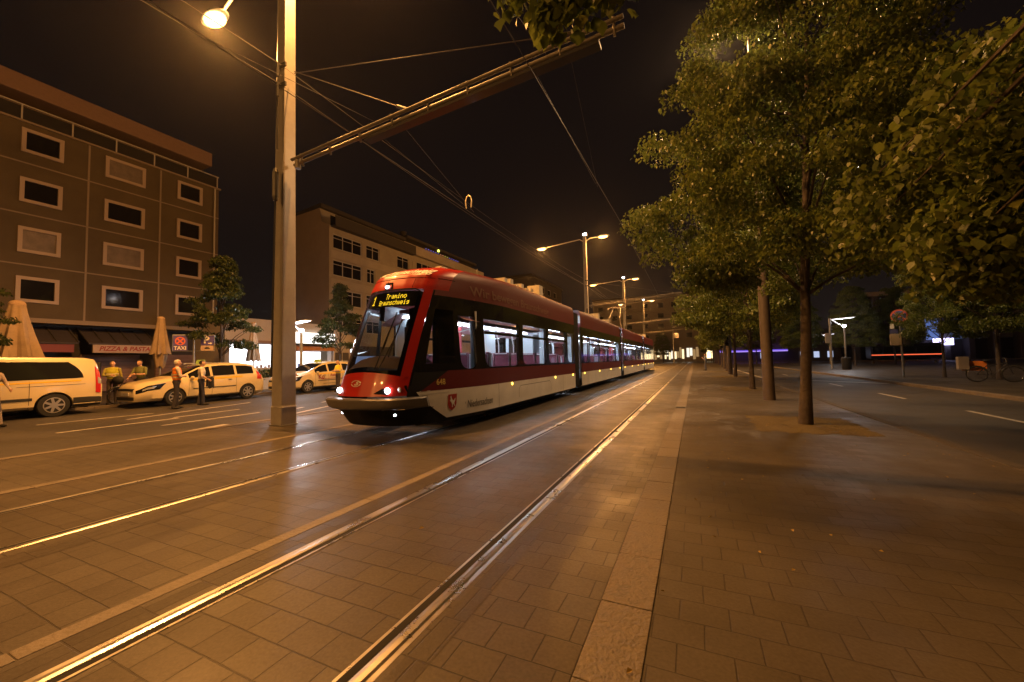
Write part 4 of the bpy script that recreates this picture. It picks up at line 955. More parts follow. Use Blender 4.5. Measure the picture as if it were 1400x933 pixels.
# ------------------------------------------------------------------ people: one remeshed body, clothes by nearest limb
class Fig:
    def __init__(s): s.pr = []
    def cap(s, a, b, ra, rb, m): s.pr.append(('c', Vector(a), Vector(b), ra, rb, m))
    def ell(s, c, r, m): s.pr.append(('e', Vector(c), Vector(r), 0, 0, m))
    def mesh(s, voxel=.013):
        mb = MB()
        for k, a, b, ra, rb, m in s.pr:
            if k == 'e': mb.ell(a, b, 16, 10)
            else:
                d = (b-a); n = 6; pts = []; rs = []
                u = d.normalized()
                for i in range(4): t = i/4*PI/2; pts.append(a-u*ra*math.cos(t)); rs.append(max(.002, ra*math.sin(t)))
                for i in range(n+1): pts.append(a+d*i/n); rs.append(ra+(rb-ra)*i/n)
                for i in range(1, 5): t = i/4*PI/2; pts.append(b+u*rb*math.sin(t)); rs.append(max(.002, rb*math.cos(t)))
                mb.tube(pts, rs, 12)
        o = mb.build('raw', M['skin'])
        bm = bmesh.new(); bm.from_mesh(o.data); bmesh.ops.recalc_face_normals(bm, faces=bm.faces); bm.to_mesh(o.data); bm.free()
        md = o.modifiers.new('r', 'REMESH'); md.mode = 'VOXEL'; md.voxel_size = voxel
        sm = o.modifiers.new('s', 'SMOOTH'); sm.factor = .5; sm.iterations = 2
        bpy.context.view_layer.update(); me = eval_mesh(o); bpy.data.objects.remove(o)
        return me
    def assign(s, me, mats):
        n = len(me.polygons); ce = np.zeros(n*3); me.polygons.foreach_get('center', ce); ce = ce.reshape(-1, 3)
        best = np.full(n, 1e9); idx = np.zeros(n, int); prim = np.zeros(n, int)
        for pi, (k, a, b, ra, rb, m) in enumerate(s.pr):
            a_, b_ = np.array(a), np.array(b)
            if k == 'e':
                q = (ce-a_)/b_; l = np.linalg.norm(q, axis=1); d = (l-1)*b_.min()
            else:
                u = b_-a_; t = np.clip(((ce-a_)@u)/(u@u), 0, 1); d = np.linalg.norm(ce-(a_+t[:, None]*u), axis=1)-(ra+(rb-ra)*t)
            w = d < best; best[w] = d[w]; idx[w] = m; prim[w] = pi
        me.materials.clear()
        for m in mats: me.materials.append(m)
        me.polygons.foreach_set('material_index', idx.astype(np.int32)); me.polygons.foreach_set('use_smooth', [True]*n)
        return prim
_pm = {}
def cloth(c): 
    k = tuple(c)
    if k not in _pm: _pm[k] = mat('cloth', c, .85, var=.12, scale=14, bump=.3, bscale=25)
    return _pm[k]
def person(loc, face, label, shirt, trousers, hair, arms=None, vest=None, sleeve=True, H=1.74, legs=(0, 0), hold=None, bald=False, lean=0., group=None):
    """face: direction (degrees) the body looks, 0 = +Y"""
    F = Fig(); k = H/1.74
    S_, T_, K_, B_ = 0, 1, 2, 3      # shirt, trousers, skin, shoes
    lx = lean
    F.ell((0, 0, .96), (.165, .118, .13), T_); F.ell((0, .005+lx*.4, 1.10), (.158, .112, .15), S_); F.ell((0, .01+lx, 1.28), (.178, .122, .2), S_); F.ell((0, lx, 1.40), (.185, .105, .10), S_)
    F.cap((0, -.005+lx, 1.44), (0, .015+lx*1.2, 1.555), .058, .052, K_); F.ell((0, .03+lx*1.3, 1.63), (.074, .095, .112), K_); F.ell((0, .055+lx*1.3, 1.575), (.052, .06, .05), K_)
    F.cap((0, .118+lx*1.3, 1.645), (0, .135+lx*1.3, 1.61), .012, .017, K_)
    for s in (-1, 1): F.ell((s*.076, .02+lx*1.3, 1.625), (.012, .025, .034), K_)
    for i, s in enumerate((-1, 1)):
        f = legs[i]
        hip, kn, an = (s*.088, 0, .92), (s*.098, f*.5+.015, .5), (s*.105, f-.02, .085)
        F.cap(hip, kn, .086, .060, T_); F.cap(kn, an, .060, .050, T_); F.ell((s*.115, f+.055, .045), (.046, .125, .045), B_)
    arms = arms or (((.24, -.02, 1.15), (.23, .09, .92)), ((.24, -.02, 1.15), (.23, .09, .92)))
    for s, (el, wr) in zip((-1, 1), arms):
        sh = (s*.19, lx, 1.405); el = (s*el[0], el[1]+lx, el[2]); wr = (s*wr[0], wr[1]+lx, wr[2])
        F.cap(sh, Vector(sh)*.45+Vector(el)*.55, .062, .052, S_); F.cap(Vector(sh)*.45+Vector(el)*.55, el, .048, .042, S_ if sleeve else K_); F.cap(el, wr, .041, .029, S_ if sleeve == 'long' else K_)
        d = (Vector(wr)-Vector(el)).normalized(); n = d.cross(Vector((s, 0, 0.01))).normalized(); pa = Vector(wr)+d*.055
        F.ell(pa, (.036, .036, .045), K_)
        for j in range(4):
            o = n*(.030-.02*j); L = (.055, .068, .062, .046)[j]; b0 = pa+d*.035+o; b1 = b0+d*L*.55-Vector((s*.006, 0, 0)); F.cap(b0, b1, .0095, .009, K_); F.cap(b1, b1+d*L*.45-Vector((s*.02, 0, 0)), .009, .0075, K_)
        t0 = pa+n*.03-d*.01; F.cap(t0, t0+n*.03+d*.03, .011, .009, K_)
    me = F.mesh(.0125); prim = F.assign(me, [cloth(shirt), cloth(trousers), M['skin'], cloth((.02, .018, .016))])
    me.name = 'person'; o = bpy.data.objects.new('person', me); COL.objects.link(o)
    if vest:
        bm = bmesh.new(); bm.from_mesh(me); bm.faces.ensure_lookup_table()
        keep = {1, 2, 3}; dl = [f for f in bm.faces if not (prim[f.index] in keep and .98 < f.calc_center_median().z < 1.46 and abs(f.calc_center_median().x) < .185)]
        bmesh.ops.delete(bm, geom=dl, context='FACES'); bm.normal_update()
        for v in bm.verts: v.co += v.normal*.014
        vm = bpy.data.meshes.new('vest'); bm.to_mesh(vm); bm.free(); vm.materials.clear(); vm.materials.append(cloth(vest)); vo = bpy.data.objects.new('vest', vm); COL.objects.link(vo); vo.parent = o
        sm = MB()
        for z in (1.10, 1.2): sm.grid(lambda t, zz: ((.184 if z < 1.15 else .196)*math.sin(t), (.142)*math.cos(t)+.008+lx*(z-1)*2.5, zz), lin(0, 2*PI, 25), [z, z+.035])
        st = sm.build('reflective_band', mat('reflective_band', (.6, .55, .35), .5)); st.parent = vo
    if not bald:
        mb = MB(); c = Vector((0, .018+lx*1.3, 1.655)); r = Vector((.084, .104, .104))
        mb.grid(lambda t, p: (c.x+r.x*math.sin(p)*math.cos(t), c.y+r.y*math.sin(p)*math.sin(t), c.z+r.z*math.cos(p)+(.0)), lin(0, 2*PI, 19), lin(.02, 1.0, 5))
        mb.grid(lambda t, p: (c.x+r.x*math.sin(p)*math.cos(t), c.y+r.y*math.sin(p)*math.sin(t), c.z+r.z*math.cos(p)), lin(PI*1.02, PI*1.98, 13), lin(1.0, 2.0, 6))
        ho = mb.build('hair', cloth(hair), None, smooth=True); ho.parent = o
    o.location = loc; o.rotation_euler = (0, 0, math.radians(face)); o.scale = (k, k, k)
    tag(o, label, 'person', group)
    return o
akimbo = ((.36, -.06, 1.18), (.20, .06, 1.02)); down = ((.25, -.02, 1.14), (.25, .06, .90)); folded = ((.26, .06, 1.16), (.02, .22, 1.16)); phone = ((.24, .06, 1.15), (.10, .26, 1.28)); reach = ((.25, .1, 1.16), (.20, .30, 1.02))
z0 = -.04
person((-17.0, 7.9, z0), -15, 'white haired man in an orange safety vest with hand on hip beside the ivory taxi', (.55, .50, .46), (.035, .03, .035), (.62, .58, .52), (akimbo, folded), (.85, .24, .02), H=1.76, legs=(.05, -.08))
person((-17.55, 8.97, z0), -25, 'man in a white shirt with dark trousers holding a jacket beside the ivory taxi', (.66, .60, .55), (.03, .03, .05), (.03, .02, .015), (down, ((.25, .02, 1.14), (.26, .18, 1.02))), H=1.74, legs=(-.05, .08))
mb = MB(); mb.grid(lambda u, v: (-17.28+.05*math.sin(u*5)+.03*v, 9.16+.14*u, 1.04-.42*v+.03*math.sin(u*7)), lin(-1, 1, 9), lin(0, 1, 7)); mb.grid(lambda u, v: (-17.36+.05*math.sin(u*5)-.02*v, 9.16+.14*u, 1.04-.36*v), lin(-1, 1, 9), lin(0, 1, 7))
mb.grid(lambda u, v: (-17.28-.08*v, 9.16+.14*u, 1.045+.03*math.sin(v*PI)), lin(-1, 1, 9), [0, .5, 1])
thing(mb.build('jacket', cloth((.02, .02, .025)), smooth=True), 'dark jacket hanging over the arm of white shirted man', 'jacket', base=(-17.3, 9.16, .65))
person((-20.75, 8.42, .05), -150, 'man in an olive T-shirt looking down behind the taxi bonnet', (.15, .16, .05), (.06, .05, .04), (.03, .022, .015), (folded, reach), sleeve=True, H=1.74, lean=.06)
person((-20.95, 7.6, .05), -120, 'person in a yellow and dark work jacket standing behind the rear of van', (.30, .26, .05), (.07, .05, .035), (.04, .03, .02), (down, folded), sleeve='long', vest=(.40, .38, .03), H=1.72)
person((-17.85, 12.95, z0), -60, 'man in an orange vest partly hidden behind the tall mast', (.8, .30, .05), (.07, .05, .035), (.10, .06, .03), (down, reach), (.9, .28, .03), H=1.82)
person((-17.6, 15.55, z0), 170, 'worker in a bright yellow vest between the tram nose and lettered taxi', (.7, .6, .05), (.05, .04, .04), (.2, .1, .05), (folded, folded), (.9, .75, .03), H=1.70, bald=True)
person((-17.0, 3.74, z0), -70, 'person in pale clothes walking past the van at the left edge', (.42, .33, .27), (.30, .24, .2), (.12, .08, .05), (reach, down), sleeve='long', H=1.72, legs=(.2, -.18))
person((1.0, 45.5, 0), 75, 'person in a pale blue shirt and jeans standing far along the paving', (.50, .55, .62), (.10, .12, .18), (.05, .035, .02), (phone, down), H=1.74, legs=(-.06, .12))

# ------------------------------------------------------------------ bicycles
def bicycle(label, loc, rot, extra=None, col=(.05, .05, .06)):
    R_ = empty('bicycle', (0, 0, 0), label, 'bicycle')
    def torus(c, R, r, m, name, par):
        mb = MB(); pts = [(c[0], c[1]+R*math.cos(t), c[2]+R*math.sin(t)) for t in lin(0, 2*PI, 33)]; mb.tube(pts, r, 8, cap=False); return mb.build(name, m, par, smooth=True)
    for y in (-.53, .53):
        w = torus((0, y, .34), .325, .02, M['black'], 'wheel', R_); torus((0, y, .34), .30, .010, M['chrome'], 'rim', w)
        mb = MB()
        for k in range(14): t = 2*PI*k/14; mb.tube([(0, y, .34), (0, y+.3*math.cos(t), .34+.3*math.sin(t))], .003, 4)
        mb.build('spokes', M['chrome'], w)
        mb = MB(); pts = [(0, y+.36*math.cos(t), .34+.36*math.sin(t)) for t in lin(.3, 2.9, 12)]; mb.tube(pts, .022, 6); mb.build('mudguard', M['chrome'], R_, smooth=True)
    fm = mat('frame_paint', col, .4, metal=.3); mb = MB()
    for a, b in (((0, -.35, .78), (0, .05, .30)), ((0, .2, .80), (0, .05, .30)), ((0, -.37, .84), (0, .18, .70)), ((0, .53, .34), (0, .05, .30)), ((0, .53, .34), (0, .19, .74)), ((0, -.53, .34), (0, -.36, .80))): mb.tube([a, b], .018, 8)
    mb.build('frame', fm, R_, smooth=True)
    mb = MB(); mb.tube([(0, -.36, .80), (0, -.34, 1.02)], .015, 8); mb.tube([(-.28, -.22, 1.04), (-.2, -.32, 1.03), (0, -.35, 1.02), (.2, -.32, 1.03), (.28, -.22, 1.04)], .014, 8); mb.build('handlebar', M['chrome'], R_, smooth=True)
    mb = MB(); mb.ell((0, .22, .93), (.085, .13, .04), 12, 8); mb.tube([(0, .2, .78), (0, .21, .92)], .014, 6); mb.build('saddle', M['black'], R_, smooth=True)
    mb = MB(); mb.tube([(.1, .05, .16), (-.1, .05, .44)], .012, 6); mb.lathe((.03, .05, .30), [(.09, 0), (.09, .01)], 'x', 16); mb.build('crank', M['chrome'], R_)
    if extra: extra(R_)
    R_.location = loc; R_.rotation_euler = (0, 0, rot)
    return R_
def advert(R_):
    mb = MB(); mb.box(.10, .115, .18, .95, .50, .92); pl = mb.build('advert_panel', mat('orange_panel', (.80, .25, .05), .5), R_)
    mb = MB(); mb.box(.1155, .118, .33, .82, .60, .80); mb.build('pale_field', mat('pale_field', (.7, .55, .42), .5), pl)
    mb = MB(); mb.box(-.2, .09, .78, 1.12, .55, 1.12); mb.build('carrier_box', mat('carrier_grey', (.22, .19, .17), .6), R_, bevel=.02)
bicycle('bicycle with an orange advert panel and rear box leaning by a plaza tree', (11.75, 24.3, .06), math.radians(82), advert)
def bags(R_):
    mb = MB(); mb.ell((0, .45, .86), (.2, .25, .22), 12, 9); mb.build('pannier', M['black'], R_, smooth=True); mb = MB(); mb.ell((0, -.5, .95), (.2, .16, .17), 12, 9); mb.build('basket_bag', M['black'], R_, smooth=True)
bicycle('dark bicycle with bags leaning at the kerb in front of the taxi bonnet', (-20.9, 8.15, .05), math.radians(20), bags, (.02, .02, .02))

# ------------------------------------------------------------------ masts, lamps, signs
def spot(loc, energy, col, r=.10, cone=179, blend=.12, parent=None):
    l = bpy.data.lights.new('lamp_light', 'SPOT'); l.energy = energy; l.color = col; l.shadow_soft_size = r; l.spot_size = math.radians(cone); l.spot_blend = blend
    o = bpy.data.objects.new('lamp_light', l); COL.objects.link(o); o.location = loc
    if parent is not None: o.parent = parent
    return o
def point(loc, energy, col, r=.15, name='lamp_light', parent=None):
    l = bpy.data.lights.new(name, 'POINT'); l.energy = energy; l.color = col; l.shadow_soft_size = r
    o = bpy.data.objects.new(name, l); COL.objects.link(o); o.location = loc
    if parent is not None: o.parent = parent
    return o
SODP = 7200
def mast(label, x, y, arm=8.3, lamps=True, pw=1.):
    R_ = empty('tram_mast', (0, 0, 0), label, 'mast', 'masts along the tram tracks')
    mb = MB(); mb.tube([(0, 0, 0), (0, 0, .45), (0, 0, .46), (0, 0, 13.1)], [.285, .285, .27, .195], 4, sq=True); p = mb.build('pole', M['pole'], R_, bevel=.035)
    mb = MB(); mb.box(-.225, .225, -.225, .225, 0, .03); mb.build('base_plate', M['steel'], R_, bevel=.01)
    # arm: two steel tubes with a channel under them
    ra = lambda t, dz=0., dy=0.: (.30+(arm-.30)*t, dy, 6.5+.5*t+dz)
    mb = MB(); mb.tube([ra(0, .0, -.05), ra(1, .0, -.05)], .038, 10); mb.tube([ra(0, -.10, .03), ra(1, -.10, .03)], .045, 10)
    for t in lin(.04, .98, 9): mb.tube([ra(t, .06, -.05), ra(t, -.22, .03)], .025, 6)
    mb.tube([ra(.02, .02, .0), ra(.02, -.25, .0)], .07, 8)
    a = mb.build('arm', M['armsteel'], R_, smooth=True)
    mb = MB(); mb.prism([ra(.3, -.24, -.08), ra(.95, -.24, -.08), ra(.95, -.24, .12), ra(.3, -.24, .12)], (0, 0, -.05)); mb.build('channel', M['dark'], a)
    mb = MB()
    for zc, t in ((8.8, .44), (8.75, .92)): mb.tube([(.3, 0, zc), ra(t, .06)], .010, 6); mb.tube([Vector(ra(t, .06))*.93+Vector((.3, 0, zc))*.07, ra(t, .06)], .035, 6)
    mb.build('tie_rod', M['wire'], R_)
    mb = MB()
    for zc in (8.85, 8.35): mb.box(-.02, .30, -.24, -.20, zc-.05, zc+.05); mb.tube([(.15, -.33, zc), (.15, -.33, zc-.35)], .035, 6)
    mb.tube([(.12, -.32, 8.2), (.12, -.30, 6.7)], .02, 6); mb.lathe((.12, -.34, 5.4), [(.05, 0), (.07, .1), (.07, .7), (.04, .8)], n=8); mb.tube([(.12, -.34, 5.4), (.12, -.4, 1.2)], .022, 6)
    mb.build('cable_fitting', M['dark'], R_)
    if lamps:
        for sx, lx, zz, ly in ((-1, -4.65, 12.8, .8), (1, 1.65, 13.05, .5)):
            mb = MB(); mb.tube([(0, 0, 12.6), (sx*.5, .1, 12.95), (lx-sx*.4, ly, zz+.06)], .045, 8); mb.build('lamp_bracket', M['pole'], R_, smooth=True)
            mb = MB(); mb.grid(lambda t, q: (lx+.62*math.cos(q)*math.sin(t), ly+.26*math.sin(q)*math.sin(t), zz+.02+.16*math.cos(t)), lin(0, PI/2, 7), lin(0, 2*PI, 21)); mb.grid(lambda t, q: (lx+.62*t*math.cos(q), ly+.26*t*math.sin(q), zz+.02), [.88, 1], lin(0, 2*PI, 21)); lu = mb.build('luminaire', M['lampbody'], R_, smooth=True)
            mb = MB(); mb.ell((lx, ly, zz-.03), (.46, .26, .14), 16, 10); mb.build('lens', M['sodium'], lu, smooth=True)
            lp_ = SODP*pw*(1.12 if sx < 0 else .75); spot((lx, ly, zz-.30), lp_*.84, SOD, .09, 170, .7, parent=R_); point((lx, ly, zz-.30), lp_*.26, SOD, .09, parent=R_)
        mb = MB(); mb.box(-.12, .3, -.3, -.1, 13.12, 13.4); fl = mb.build('floodlight', M['lampbody'], R_)
        mb = MB(); mb.box(-.08, .26, -.312, -.302, 13.16, 13.36); mb.build('lens', M['flood'], fl)
    R_.location = (x, y, 0)
    return R_
mast('tall grey square mast standing in front of the taxi rank left of the tram', -9.13, 6.45)
mast('tall mast with two lamps rising behind the middle of the tram roof', -9.1, 36.8)
mast('tall mast with two lamps rising behind the tram pantograph', -9.1, 59.3)
mast('farthest lamp mast beyond the tram rear', -9.1, 84)
mast('lamp mast of the same row behind the viewpoint', -9.13, -14, pw=.9)
TREEP = 4000
# catenary mast at the far end
mb = MB(); mb.tube([(-4.4, 100, 0), (-4.4, 100, 8)], [.16, .11], 10); cm = thing(mb.build('catenary_mast', M['steel'], smooth=True), 'slim pole standing between the tracks at the far street end', 'mast', base=(-4.4, 100, 0))
# thick masts in the tree row
for x, y, h_, lab in ((2.12, 15.0, 12.6, 'thick plain grey mast between the first and second tree trunks'), (2.5, 35.5, 12.6, 'thick grey mast with signal box far along the tree row'), (3.05, 50.6, 12.6, 'slim far grey mast at end of the tree row')):
    R_ = empty('lamp_mast', (x, y, 0), lab, 'mast', 'grey masts in the tree row')
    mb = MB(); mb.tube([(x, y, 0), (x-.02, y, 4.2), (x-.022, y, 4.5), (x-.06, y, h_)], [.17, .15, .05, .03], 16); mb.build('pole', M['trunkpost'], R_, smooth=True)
    mb = MB(); mb.tube([(x-.06, y, h_-.2), (x-.5, y, h_), (x-.9, y, h_-.05)], .03, 8); mb.build('lamp_bracket', M['trunkpost'], R_, smooth=True)
    mb = MB(); mb.ell((x-1.1, y, h_), (.4, .2, .1), 14, 8); lu = mb.build('luminaire', M['lampbody'], R_, smooth=True)
    mb = MB(); mb.ell((x-1.1, y, h_-.05), (.25, .12, .08), 14, 8); mb.build('lens', M['sodium'], lu, smooth=True)
    spot((-1.1, 0, h_-.3), TREEP, (1., .56, .24), .12, 170, .5, parent=R_)
# traffic lights
def traffic_light(x, y, z, lab):
    mb = MB(); mb.box(x-.17, x+.17, y-.28, y-.04, z, z+1.15); o = mb.build('traffic_light', M['dark'], bevel=.04); thing(o, lab, 'traffic light', 'traffic lights on the tree row masts', base=(x, y, z))
    for i in range(3):
        mb = MB(); mb.tube([(x, y-.281, z+.2+.37*i), (x, y-.46, z+.22+.37*i)], .13, 12, cap=False); h_ = mb.build('visor', M['black'], o)
        mb = MB(); mb.lathe((x, y-.286, z+.2+.37*i), [(.11, 0), (.11, -.01)], 'y', 14); mb.build('signal_lens', M['redlens'] if i == 2 else M['cglass'], h_)
traffic_light(2.28, 34.9, 2.2, 'dark traffic light head on the nearer grey mast'); traffic_light(2.75, 50.2, 2.3, 'dark traffic light head on the farther slim mast')
# overhead wires
def wire(pts, r, lab, name='overhead_wire'):
    mb = MB(); mb.tube(pts, r, 5); o = mb.build(name, M['wire']); return thing(o, lab, 'wire', 'overhead wires', base=tuple(pts[0]))
wire([(-5.79+.12*(-1)**i, -10+23*i, 5.86) for i in range(7)], .007, 'contact wire above the tram track')
wire([(-2.1-.12*(-1)**i, -10+23*i, 5.80) for i in range(7)], .007, 'contact wire above the empty near track')
def sag(p, q, n=9, s=.35): return [tuple(Vector(p).lerp(Vector(q), t)-Vector((0, 0, s*4*t*(1-t)))) for t in lin(0, 1, n)]
for z, lab in ((8.85, 'upper feeder cable strung along the masts'), (8.35, 'lower feeder cable strung along the masts')):
    pts = sag((-8.98, -16, z), (-8.98, 6.12, z))+sag((-8.98, 6.12, z), (-8.95, 36.5, z))[1:]+sag((-8.95, 36.5, z), (-8.95, 59, z))[1:]+sag((-8.95, 59, z), (-8.95, 83.7, z))[1:]
    wire(pts, .009, lab, 'feeder_cable')
for xw, xa, lab in ((-5.79, -5.79, 'tram track'), (-2.1, -2.1, 'near track')):
    for my, tag_ in ((6.45, 'the big front mast arm'), (36.8, 'the mast arm behind the tram')):
        za = 6.5+.5*((xa+9.13-.3)/8)-.2
        wire([(xa-.35, my, za), (xw, my+3.4, 5.87)], .004, 'left forward steady line from %s to the %s wire' % (tag_, lab), 'steady_line'); wire([(xa+.35, my, za), (xw, my+3.6, 5.87)], .004, 'right forward steady line from %s to the %s wire' % (tag_, lab), 'steady_line')
        wire([(xa, my, za), (xw, my-3.4, 5.87)], .004, 'backward steady line from %s to the %s wire' % (tag_, lab), 'steady_line')
mb = MB(); mb.tube([(-5.87, 9.75, 5.90), (-5.89, 9.75, 6.1), (-5.86, 9.75, 6.22), (-5.79, 9.75, 6.28), (-5.72, 9.75, 6.22), (-5.69, 9.75, 6.1), (-5.71, 9.75, 5.90)], .016, 8); thing(mb.build('wire_loop', mat('brass_loop', (.75, .68, .5), .3, metal=.6), smooth=True), 'bright horseshoe shaped loop hanging on the wire above the tram', 'wire loop', base=(-5.79, 9.75, 5.9))
# V shaped plaza lamps
def plaza_lamp(x, y, h_, s, lab, power, flip=1):
    R_ = empty('plaza_lamp', (0, 0, 0), lab, 'street lamp', 'white plaza lamps')
    mb = MB(); mb.tube([(0, 0, 0), (0, 0, h_)], [.09, .07], 12); mb.build('pole', M['steel'], R_, smooth=True)
    mb = MB(); mb.lathe((0, 0, h_), [(.11, 0), (.13, .12), (.10, .18)], n=12); mb.build('spot_head', M['whitelamp'], R_, smooth=True)
    a, b = Vector((flip*-.15*s, 0, h_+.05)), Vector((flip*-.95*s, 0, h_+.72*s))
    mb = MB(); mb.tube([a, b], .05*s, 8); mb.build('arm', M['steel'], R_)
    mb = MB(); mb.prism([b+Vector((0, -.35*s, 0)), b+Vector((flip*1.75*s, -.3*s, .12*s)), b+Vector((flip*1.75*s, .3*s, .12*s)), b+Vector((0, .35*s, 0))], (0, 0, .05)); rf = mb.build('reflector', M['twhite'], R_)
    mb = MB(); mb.prism([b+Vector((flip*.08*s, -.3*s, -.012)), b+Vector((flip*1.65*s, -.25*s, .10*s)), b+Vector((flip*1.65*s, .25*s, .10*s)), b+Vector((flip*.08*s, .3*s, -.012))], (0, 0, -.004)); mb.build('glow_panel', emit('glow_panel', (.92, .9, 1.), 7), rf)
    point(tuple(b+Vector((flip*.8*s, 0, -.15))), power, (.92, .95, 1.), .2, parent=R_)
    R_.location = (x, y, 0)
plaza_lamp(12.64, 45.9, 3.9, 1.0, 'white V shaped plaza lamp beyond the right road', 320)
plaza_lamp(-20.6, 15.6, 3.35, .75, 'white V shaped lamp between the tall mast and small street tree', 420)
plaza_lamp(17.5, 70, 3.6, .8, 'farther small white lamp deep under the plaza trees', 60)
# lamp hanging in the foliage
hl = empty('hanging_lamp', (0, 0, 0), 'small white lamp shining through the foliage right of the big tree', 'street lamp')
mb = MB(); mb.ell((0, 0, 0), (.22, .16, .09), 12, 8); mb.build('lens', M['whitelamp'], hl); mb = MB(); mb.ell((0, 0, .08), (.28, .2, .1), 12, 8); mb.build('luminaire', M['lampbody'], hl)
mb = MB(); mb.tube([(-6.2, 0, 1.2), (0, 0, .2), (14, 0, 2.5)], .01, 5); mb.build('span_wire', M['wire'], hl); hl.location = (8.0, 26, 11.2); spot((0, 0, -.2), 700, (1., .66, .36), .15, 170, .5, parent=hl)
# no stopping sign and ticket box
N = empty('parking_sign', (0, 0, 0), 'round red and blue no stopping sign on a pole with a beige box', 'sign')
mb = MB(); mb.tube([(0, 0, 0), (0, 0, 3.55)], .05, 10); mb.build('pole', M['steel'], N)
mb = MB(); mb.lathe((-.02, -.07, 3.42), [(.37, 0), (.37, -.02)], 'y', 28); dsc = mb.build('sign_disc', mat('sign_red', (.80, .16, .10), .45), N)
mb = MB()
for q in range(4):
    a0 = q*PI/2+PI/4+.16; pts = [(-.02+.06*math.cos(a0+PI/4-.16), -.0925, 3.42+.06*math.sin(a0+PI/4-.16))]+[(-.02+.29*math.cos(a0+t), -.0925, 3.42+.29*math.sin(a0+t)) for t in lin(0, PI/2-.32, 8)]
    mb.poly(pts)
mb.build('blue_field', mat('sign_blue', (.09, .12, .50), .45), dsc)
mb = MB(); mb.box(-.42, -.26, -.1, .0, 2.72, 3.0); mb.build('small_plate', M['twhite'], N); mb = MB(); mb.box(-.45, -.1, -.1, .0, 2.45, 2.68); mb.build('blue_plate', mat('plate_blue', (.05, .06, .2), .5), N)
mb = MB(); mb.box(-.46, .02, -.2, .12, 1.75, 2.42); mb.build('beige_box', mat('beige_box', (.42, .34, .22), .6), N, bevel=.05); mb = MB(); mb.box(.05, .36, -.15, .1, 1.8, 2.6); mb.build('signal_box', M['dark'], N, bevel=.03)
N.location = (10.57, 29.3, .06); N.rotation_euler = (0, 0, math.radians(-18))
# taxi rank sign
Q = empty('taxi_sign', (0, 0, 0), 'blue taxi rank and parking signs in a frame on a pole by the kerb', 'sign')
mb = MB(); mb.tube([(0, 0, 0), (0, 0, 2.95)], .04, 10); mb.build('pole', M['steel'], Q)
mb = MB(); mb.tube([(0, -.82, 2.95), (0, .82, 2.95), (0, .82, 2.18), (0, -.82, 2.18), (0, -.82, 2.95)], .025, 6); mb.build('sign_frame', M['steel'], Q)
blu = mat('sign_violet_blue', (.10, .08, .34), .45)
mb = MB(); mb.box(.03, .05, -.79, -.24, 2.2, 2.93); tsn = mb.build('taxi_board', blu, Q)
mb = MB(); mb.lathe((.052, -.515, 2.66), [(.20, 0), (.20, .004)], 'x', 24); dk = mb.build('sign_disc', mat('sign_orange_red', (.72, .16, .06), .45), tsn)
def disc_quarter():
    mb = MB()
    for q in range(4):
        a0 = q*PI/2+PI/4+.2; mb.poly([(.0575, -.515+.04*math.cos(a0+.58), 2.66+.04*math.sin(a0+.58))]+[(.0575, -.515+.155*math.cos(a0+t), 2.66+.155*math.sin(a0+t)) for t in lin(0, PI/2-.4, 7)])
    o = mb.build('blue_field', blu, tsn)
disc_quarter()
lettering('TAXI', .24, lambda x, y: (.053, -.515+x*.9, 2.32+y), 'lettering', M['whitetxt'], tsn, bold=.006)
mb = MB(); mb.box(.03, .05, .28, .79, 2.46, 2.93); pb_ = mb.build('parking_board', blu, Q)
lettering('P', .46, lambda x, y: (.053, .50+x, 2.70+y), 'lettering', M['whitetxt'], pb_, bold=.012)
mb = MB(); mb.prism([(.053, .58, 2.53), (.053, .66, 2.53), (.053, .66, 2.50), (.053, .74, 2.55), (.053, .66, 2.60), (.053, .66, 2.57), (.053, .58, 2.57)], (.002, 0, 0)); mb.build('arrow', M['whitetxt'], pb_)
mb = MB(); mb.box(.03, .05, .28, .79, 2.2, 2.44); ex = mb.build('extra_plate', M['signboard'], Q)
mb = MB(); mb.prism([(.053, .42, 2.27), (.053, .66, 2.27), (.053, .64, 2.32), (.053, .58, 2.37), (.053, .50, 2.37), (.053, .45, 2.32)], (.002, 0, 0)); mb.build('pictogram', M['darktxt'], ex)
Q.location = (-21.9, 10.85, .05); Q.rotation_euler = (0, 0, math.radians(-42))
# posts and bin on the plaza
mb = MB(); mb.tube([(11.12, 44.1, 0), (11.12, 44.1, 4.6)], .08, 10); mb.box(10.75, 11.05, 44, 44.2, 2.4, 3.3); thing(mb.build('signal_post', M['pole']), 'grey signal post with a small box left of the white V lamp', 'post', base=(11.12, 44.1, .06))
mb = MB(); mb.lathe((11.9, 43.2, .06), [(.3, 0), (.34, .1), (.36, 1.0), (.3, 1.06)], n=14); thing(mb.build('litter_bin', M['dark'], smooth=True), 'dark litter bin between the signal post and white V lamp', 'bin', base=(11.9, 43.2, .06))
mb = MB()
mb.box(18, 36, 66, 66.5, .40, .48)
for x in range(18, 37, 3): mb.box(x-.1, x+.1, 66.1, 66.4, .06, .40)
thing(mb.build('long_bench', M['kerb']), 'long low stone bench across the back of the plaza', 'bench', base=(27, 66.2, .06))
